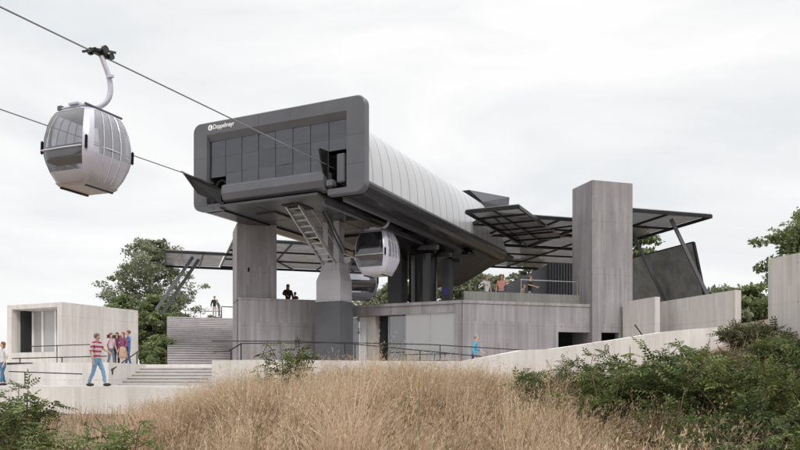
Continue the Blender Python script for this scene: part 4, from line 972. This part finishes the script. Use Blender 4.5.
# compound-leaf template: 4 pairs + 1, each leaflet a folded pointed oval
def compound_template(npair=4, L_=.26, ll=.085, lw=.034):
    V_ = []
    def leaflet(base, d, up):
        d = d / np.linalg.norm(d); s = np.cross(d, up); s /= np.linalg.norm(s); u = np.cross(s, d)
        pts = [(0, 0, 0), (.3, .5, .0), (.68, .42, .0), (1, 0, -.12), (.3, -.5, .0), (.68, -.42, .0)]
        return [base + d * ll * a + s * lw * b + u * (ll * c + abs(b) * .012) for a, b, c in pts]
    up = np.array([0, 0, 1.0])
    for i in range(npair):
        f = (i + .9) / (npair + .6); base = np.array([L_ * f, 0, -.10 * L_ * f * f])
        for sg in (1, -1): V_ += leaflet(base, np.array([.55, sg, -.15]), up)
    V_ += leaflet(np.array([L_, 0, -.10 * L_]), np.array([1, 0, -.3]), up)
    return np.array(V_)
def compound_mesh(name, pos, dirs, scale, tone, mat, npair=4):
    T = compound_template(npair); nl = len(T) // 6; n = len(pos)
    d = dirs / np.linalg.norm(dirs, axis=1)[:, None]; s = np.cross(d, np.array([0, 0, 1.0]) + rng.normal(size=(n, 3)) * .35); s /= np.linalg.norm(s, axis=1)[:, None]; u = np.cross(s, d)
    V_ = pos[:, None] + (T[None, :, 0, None] * d[:, None] + T[None, :, 1, None] * s[:, None] - T[None, :, 2, None] * -u[:, None]) * scale[:, None, None]
    V_ = V_.reshape(n * nl, 6, 3)
    me = quads_mesh(name, V_, 6, [(0, 1, 2, 3), (0, 3, 5, 4)], np.repeat(tone, nl)); me.materials.append(mat); return me
def bush(label, x, y, h, rad, nstem, nleaf, mat, seed, scale=1.0, cat='shrub', name='leafy_shrub', group='shrubs in front of the walls', arch=.6, lo=.15, z=None):
    rd = random.Random(seed); z0 = gh(x, y) - .05 if z is None else z
    t = thing(name, label, cat, (x, y, z0), 0, group); bm = B(); pos = []; dr = []; tn = []
    stems = []
    for i in range(nstem):
        az = i * 2.4 + rd.uniform(-.4, .4); R0 = rad * math.sqrt((i + .7) / nstem) * rd.uniform(.75, 1.1); H = h * (1 - .42 * (R0 / rad) ** 2) * rd.uniform(.82, 1.08)
        pts = []; wob = rd.uniform(-.25, .25)
        for f in np.linspace(0, 1, 8):
            r_ = R0 * f ** 1.3 + .06; a_ = az + wob * f; pts.append(Vector((math.cos(a_) * r_, math.sin(a_) * r_, H * (f ** .85) * (1 - .12 * arch * f ** 4))))
        tube(bm, pts, [.018 * scale * (1 - .8 * k / 7) + .002 for k in range(8)], 5); stems.append((pts, az, rd.uniform(0, 1)))
    while len(pos) < nleaf:
        pts, az, tone0 = rd.choice(stems); f = lo + (1 - lo) * rd.random() ** .75; k = min(6, int(f * 7)); p = pts[k].lerp(pts[k + 1], f * 7 - k)
        tw = Vector((rd.gauss(0, 1), rd.gauss(0, 1), rd.gauss(.35, .5))).normalized(); ln = rd.uniform(.05, .34) * (1.15 - f) * max(1, rad)
        q = p + tw * ln
        if rd.random() < .35: tube(bm, [p, q], [.006, .003], 3, cap=False)
        for m in range(3):
            d = (tw * .7 + Vector((rd.gauss(0, .7), rd.gauss(0, .7), rd.gauss(.0, .35)))); pos.append(p.lerp(q, rd.uniform(.4, 1))); dr.append(d.normalized()); tn.append(.6 * tone0 + .4 * rd.random())
    obj('stems', bm, M['stem'], t)
    pos = np.array([tuple(p) for p in pos]); dr = np.array([tuple(d) for d in dr]); tn = np.array(tn)
    obj('leaves', compound_mesh('leaves', pos, dr, rng.uniform(.65, 1.15, len(pos)) * scale, tn, mat), None, t)
    return t
def bz(px, ytop, Y): return (380 - ytop) / 750 * Y       # height of the top above eye level
BUSH = [ # px, top y, distance, radius, stems, leaves, material, scale, label
    (580, 348, 14.0, 1.1, 20, 800, 'leaf_bush', .8, 'dark green shrub at the left end of the right hand thicket'),
    (552, 358, 13.2, .9, 15, 480, 'leaf_bush', .8, 'small leafy shrub at the far left tip of the right hand thicket'),
    (608, 362, 11.5, .9, 16, 560, 'leaf_bush2', .8, 'rounded shrub in front of the left half of the right hand thicket'),
    (636, 336, 12.5, 1.1, 22, 900, 'leaf_bush2', .85, 'wide dark green shrub in the middle of the right hand thicket'),
    (694, 328, 11.2, 1.15, 24, 1050, 'leaf_bush', .85, 'dense dark shrub with upright sprigs in front of the garden wall'),
    (755, 334, 10.0, 1.15, 22, 1100, 'leaf_bush2', .85, 'large dark shrub near the right edge of the picture'),
    (806, 326, 11.0, 1.1, 22, 800, 'leaf_bush', .85, 'dark shrub growing against the high wall at the right edge'),
    (668, 388, 9.4, .6, 12, 300, 'leaf_bush2', .75, 'low shrub at the foot of the thicket beside the dry grass'),
    (735, 398, 7.8, .7, 14, 480, 'leaf_bush', .75, 'low spreading shrub in the right foreground'),
    (792, 388, 7.2, .7, 14, 480, 'leaf_bush', .75, 'near low shrub in the bottom right corner'),
    (750, 326, 24.0, 1.3, 22, 1100, 'leaf_olive', 1.2, 'tall olive brown shrub between the garden wall and the high right wall'),
    (780, 334, 21.0, 1.2, 20, 900, 'leaf_bush', 1.1, 'tall green shrub in front of the high right wall'),
    (718, 342, 20.0, 1.0, 16, 500, 'leaf_olive', 1.0, 'olive shrub in front of the end of the garden wall'),
    (20, 372, 9.5, .55, 12, 330, 'leaf_bush2', .75, 'upright green shrub at the left edge below the woman'),
    (-6, 400, 8.0, .6, 14, 360, 'leaf_bush', .75, 'dense green shrub in the bottom left corner'),
    (62, 414, 7.6, .5, 11, 260, 'leaf_bright2', .75, 'low green shrub among thin grass at the lower left'),
    (122, 414, 7.8, .5, 10, 220, 'leaf_bright2', .75, 'low bright sprigs at the left end of the dry grass'),
]
for i, (px, yt, Y, rad, ns, nl, mt, sc_, lb) in enumerate(BUSH):
    x = (px - 400) / 750 * Y; z0 = gh(x, Y) - .05; bush(lb, x, Y, bz(px, yt, Y) - z0, rad, ns, nl, M[mt], 100 + i, sc_)
x = (288 - 400) / 750 * 17.0
bush('slender young sapling with sparse leaves in front of the retaining wall', x, 17.0, bz(288, 330, 17) - gh(x, 17), .85, 10, 170, M['leaf_bush2'], 77, 1.25, 'sapling', 'young_sapling', None, .2, .3)

# ------------------------------------------------------------------ dry grass
def ghv(x, y): return np.array([gh(a, b) for a, b in zip(x, y)])
def grass(name, n, ymin, ymax, hmin, hmax, wdt, mat, seed, dens=None, heads=False, patch=False):
    rs = np.random.default_rng(seed)
    m = n * 2
    Y = ymin + (ymax - ymin) * rs.random(m) ** .8; X = (rs.random(m) * 1.40 - .72) * Y * 800 / 750
    # tussocks
    cx_, cy_ = rs.normal(size=m) * .0, rs.normal(size=m) * .0
    cell = .66; ix, iy = np.round(X / cell), np.round(Y / cell); hsh = np.modf(np.abs(np.sin(ix * 12.9898 + iy * 78.233) * 43758.5453))[0]; hs2 = np.modf(hsh * 91.7)[0]
    tx, ty = (ix + hsh - .5) * cell, (iy + hs2 - .5) * cell
    r_ = rs.random(m); X = tx + (X - tx) * (.12 + .75 * r_); Y = ty + (Y - ty) * (.12 + .75 * r_)
    # where it grows: thick on the mound, thin on the left, none under the shrubs' core on the right
    k = np.clip(1.0 - np.clip((-(X / np.maximum(Y, 1)) - .24) * 7, 0, .93) - np.clip(((X / np.maximum(Y, 1)) - .36) * 5, 0, .85), 0.03, 1)
    wl_ = np.array([wally(a) for a in X]); ok = (rs.random(m) < k) & (Y < wl_ - .15) & (hsh > .06)
    if patch: ok &= np.array([noise.noise(Vector((a * .55, b * .55, seed * 7.3))) for a, b in zip(tx, ty)]) > .06
    X, Y, hsh, hs2, tx, ty = [q[ok][:n] for q in (X, Y, hsh, hs2, tx, ty)]
    n = len(X); Z = ghv(X, Y) - .03
    H = (hmin + (hmax - hmin) * rs.random(n) ** 1.2) * (.72 + .5 * hsh)
    big = np.array([noise.noise(Vector((a * .9, b * .6, 11))) for a, b in zip(tx, ty)]); H *= .97 + .32 * big
    lf = np.clip((-(X / Y) - .20) * 6, 0, 1); H *= 1 - .55 * lf
    rt = np.clip(((X / Y) - .10) * 6, 0, 1); H *= 1 - .22 * rt
    az = np.arctan2(Y - ty, X - tx) + rs.normal(size=n) * .6; bend = H * (rs.random(n) ** 1.4 * .75 + .08)
    dx, dy = np.cos(az) * bend + .13 * H, np.sin(az) * bend
    wa = rs.random(n) * math.pi; wx, wy = np.cos(wa) * wdt, np.sin(wa) * wdt
    V_ = np.zeros((n, 8, 3)); sag = bend / H
    for i, f in enumerate((0, .4, .75, 1.0)):
        wf = (1, .8, .5, .08)[i] * (1 + .5 * hs2)
        px_, py_, pz_ = X + dx * f ** 2.1, Y + dy * f ** 2.1, Z + H * (f - .33 * sag * f ** 3)
        V_[:, 2 * i] = np.stack([px_ - wx * wf, py_ - wy * wf, pz_], 1); V_[:, 2 * i + 1] = np.stack([px_ + wx * wf, py_ + wy * wf, pz_], 1)
    low = np.array([noise.noise(Vector((a * .45, b * .45, 5))) for a, b in zip(X[::1], Y[::1])])
    tone = np.clip(.38 + .60 * low + .5 * big + .75 * (hsh - .5) + .16 * rs.normal(size=n), 0, 1)
    me = quads_mesh(name, V_, 8, [(0, 1, 3, 2), (2, 3, 5, 4), (4, 5, 7, 6)], tone); me.materials.append(mat)
    if not heads: return me, None
    # seed heads: little spikelets round the top of each stalk
    K = 9; fs = .72 + .30 * rs.random((n, K)); P = np.stack([X[:, None] + dx[:, None] * fs ** 2.1, Y[:, None] + dy[:, None] * fs ** 2.1, Z[:, None] + H[:, None] * (fs - .33 * sag[:, None] * fs ** 3)], 2)
    P += rs.normal(size=P.shape) * .011; P = P.reshape(-1, 3); q = len(P)
    a = rs.normal(size=(q, 3)) * .5 + np.array([.25, 0, 1]); a /= np.linalg.norm(a, axis=1)[:, None]; b = np.cross(a, rs.normal(size=(q, 3))); b /= np.linalg.norm(b, axis=1)[:, None]
    a *= .024; b *= .0045
    me2 = quads_mesh('seed_heads', np.stack([P - a, P + b, P + a, P - b], 1), 4, [(0, 1, 2, 3)], np.repeat(tone, K) * .7 + .3 * rs.random(q)); me2.materials.append(M['straw_head'])
    return me, me2
g1m, _ = grass('dry_grass', 104000, 3.6, 22.5, .5, 1.15, .006, M['straw'], 1)
g2m, h2m = grass('grass_stalks', 22000, 4.2, 22.5, .85, 1.42, .0026, M['straw'], 2, heads=True)
go = obj('dry_grass', g1m, None); tag(go, 'tall dry straw coloured grass covering the slope in the foreground', 'grass', kind='stuff')
gs = obj('grass_stalks', g2m, None, go); gs['kind'] = 'stuff'
hs = obj('seed_heads', h2m, None, go); hs['kind'] = 'stuff'
M['green_blade'] = leaf_mat('greenish blades', (.12, .13, .05), (.24, .24, .10), (.42, .38, .20), trans=.4, rough=.8)
g3m, _ = grass('green_grass', 30000, 4.5, 21.5, .7, 1.18, .0045, M['green_blade'], 3, patch=True)
M['rust_blade'] = leaf_mat('rusty old blades', (.10, .055, .035), (.24, .14, .085), (.40, .27, .17), trans=.3, rough=.9)
g4m, _ = grass('old_grass', 34000, 4.0, 22, .65, 1.22, .005, M['rust_blade'], 4, patch=True)
go2 = obj('old_grass', g4m, None, go); go2['kind'] = 'stuff'
gg = obj('green_undergrowth', g3m, None, go); gg['kind'] = 'stuff'
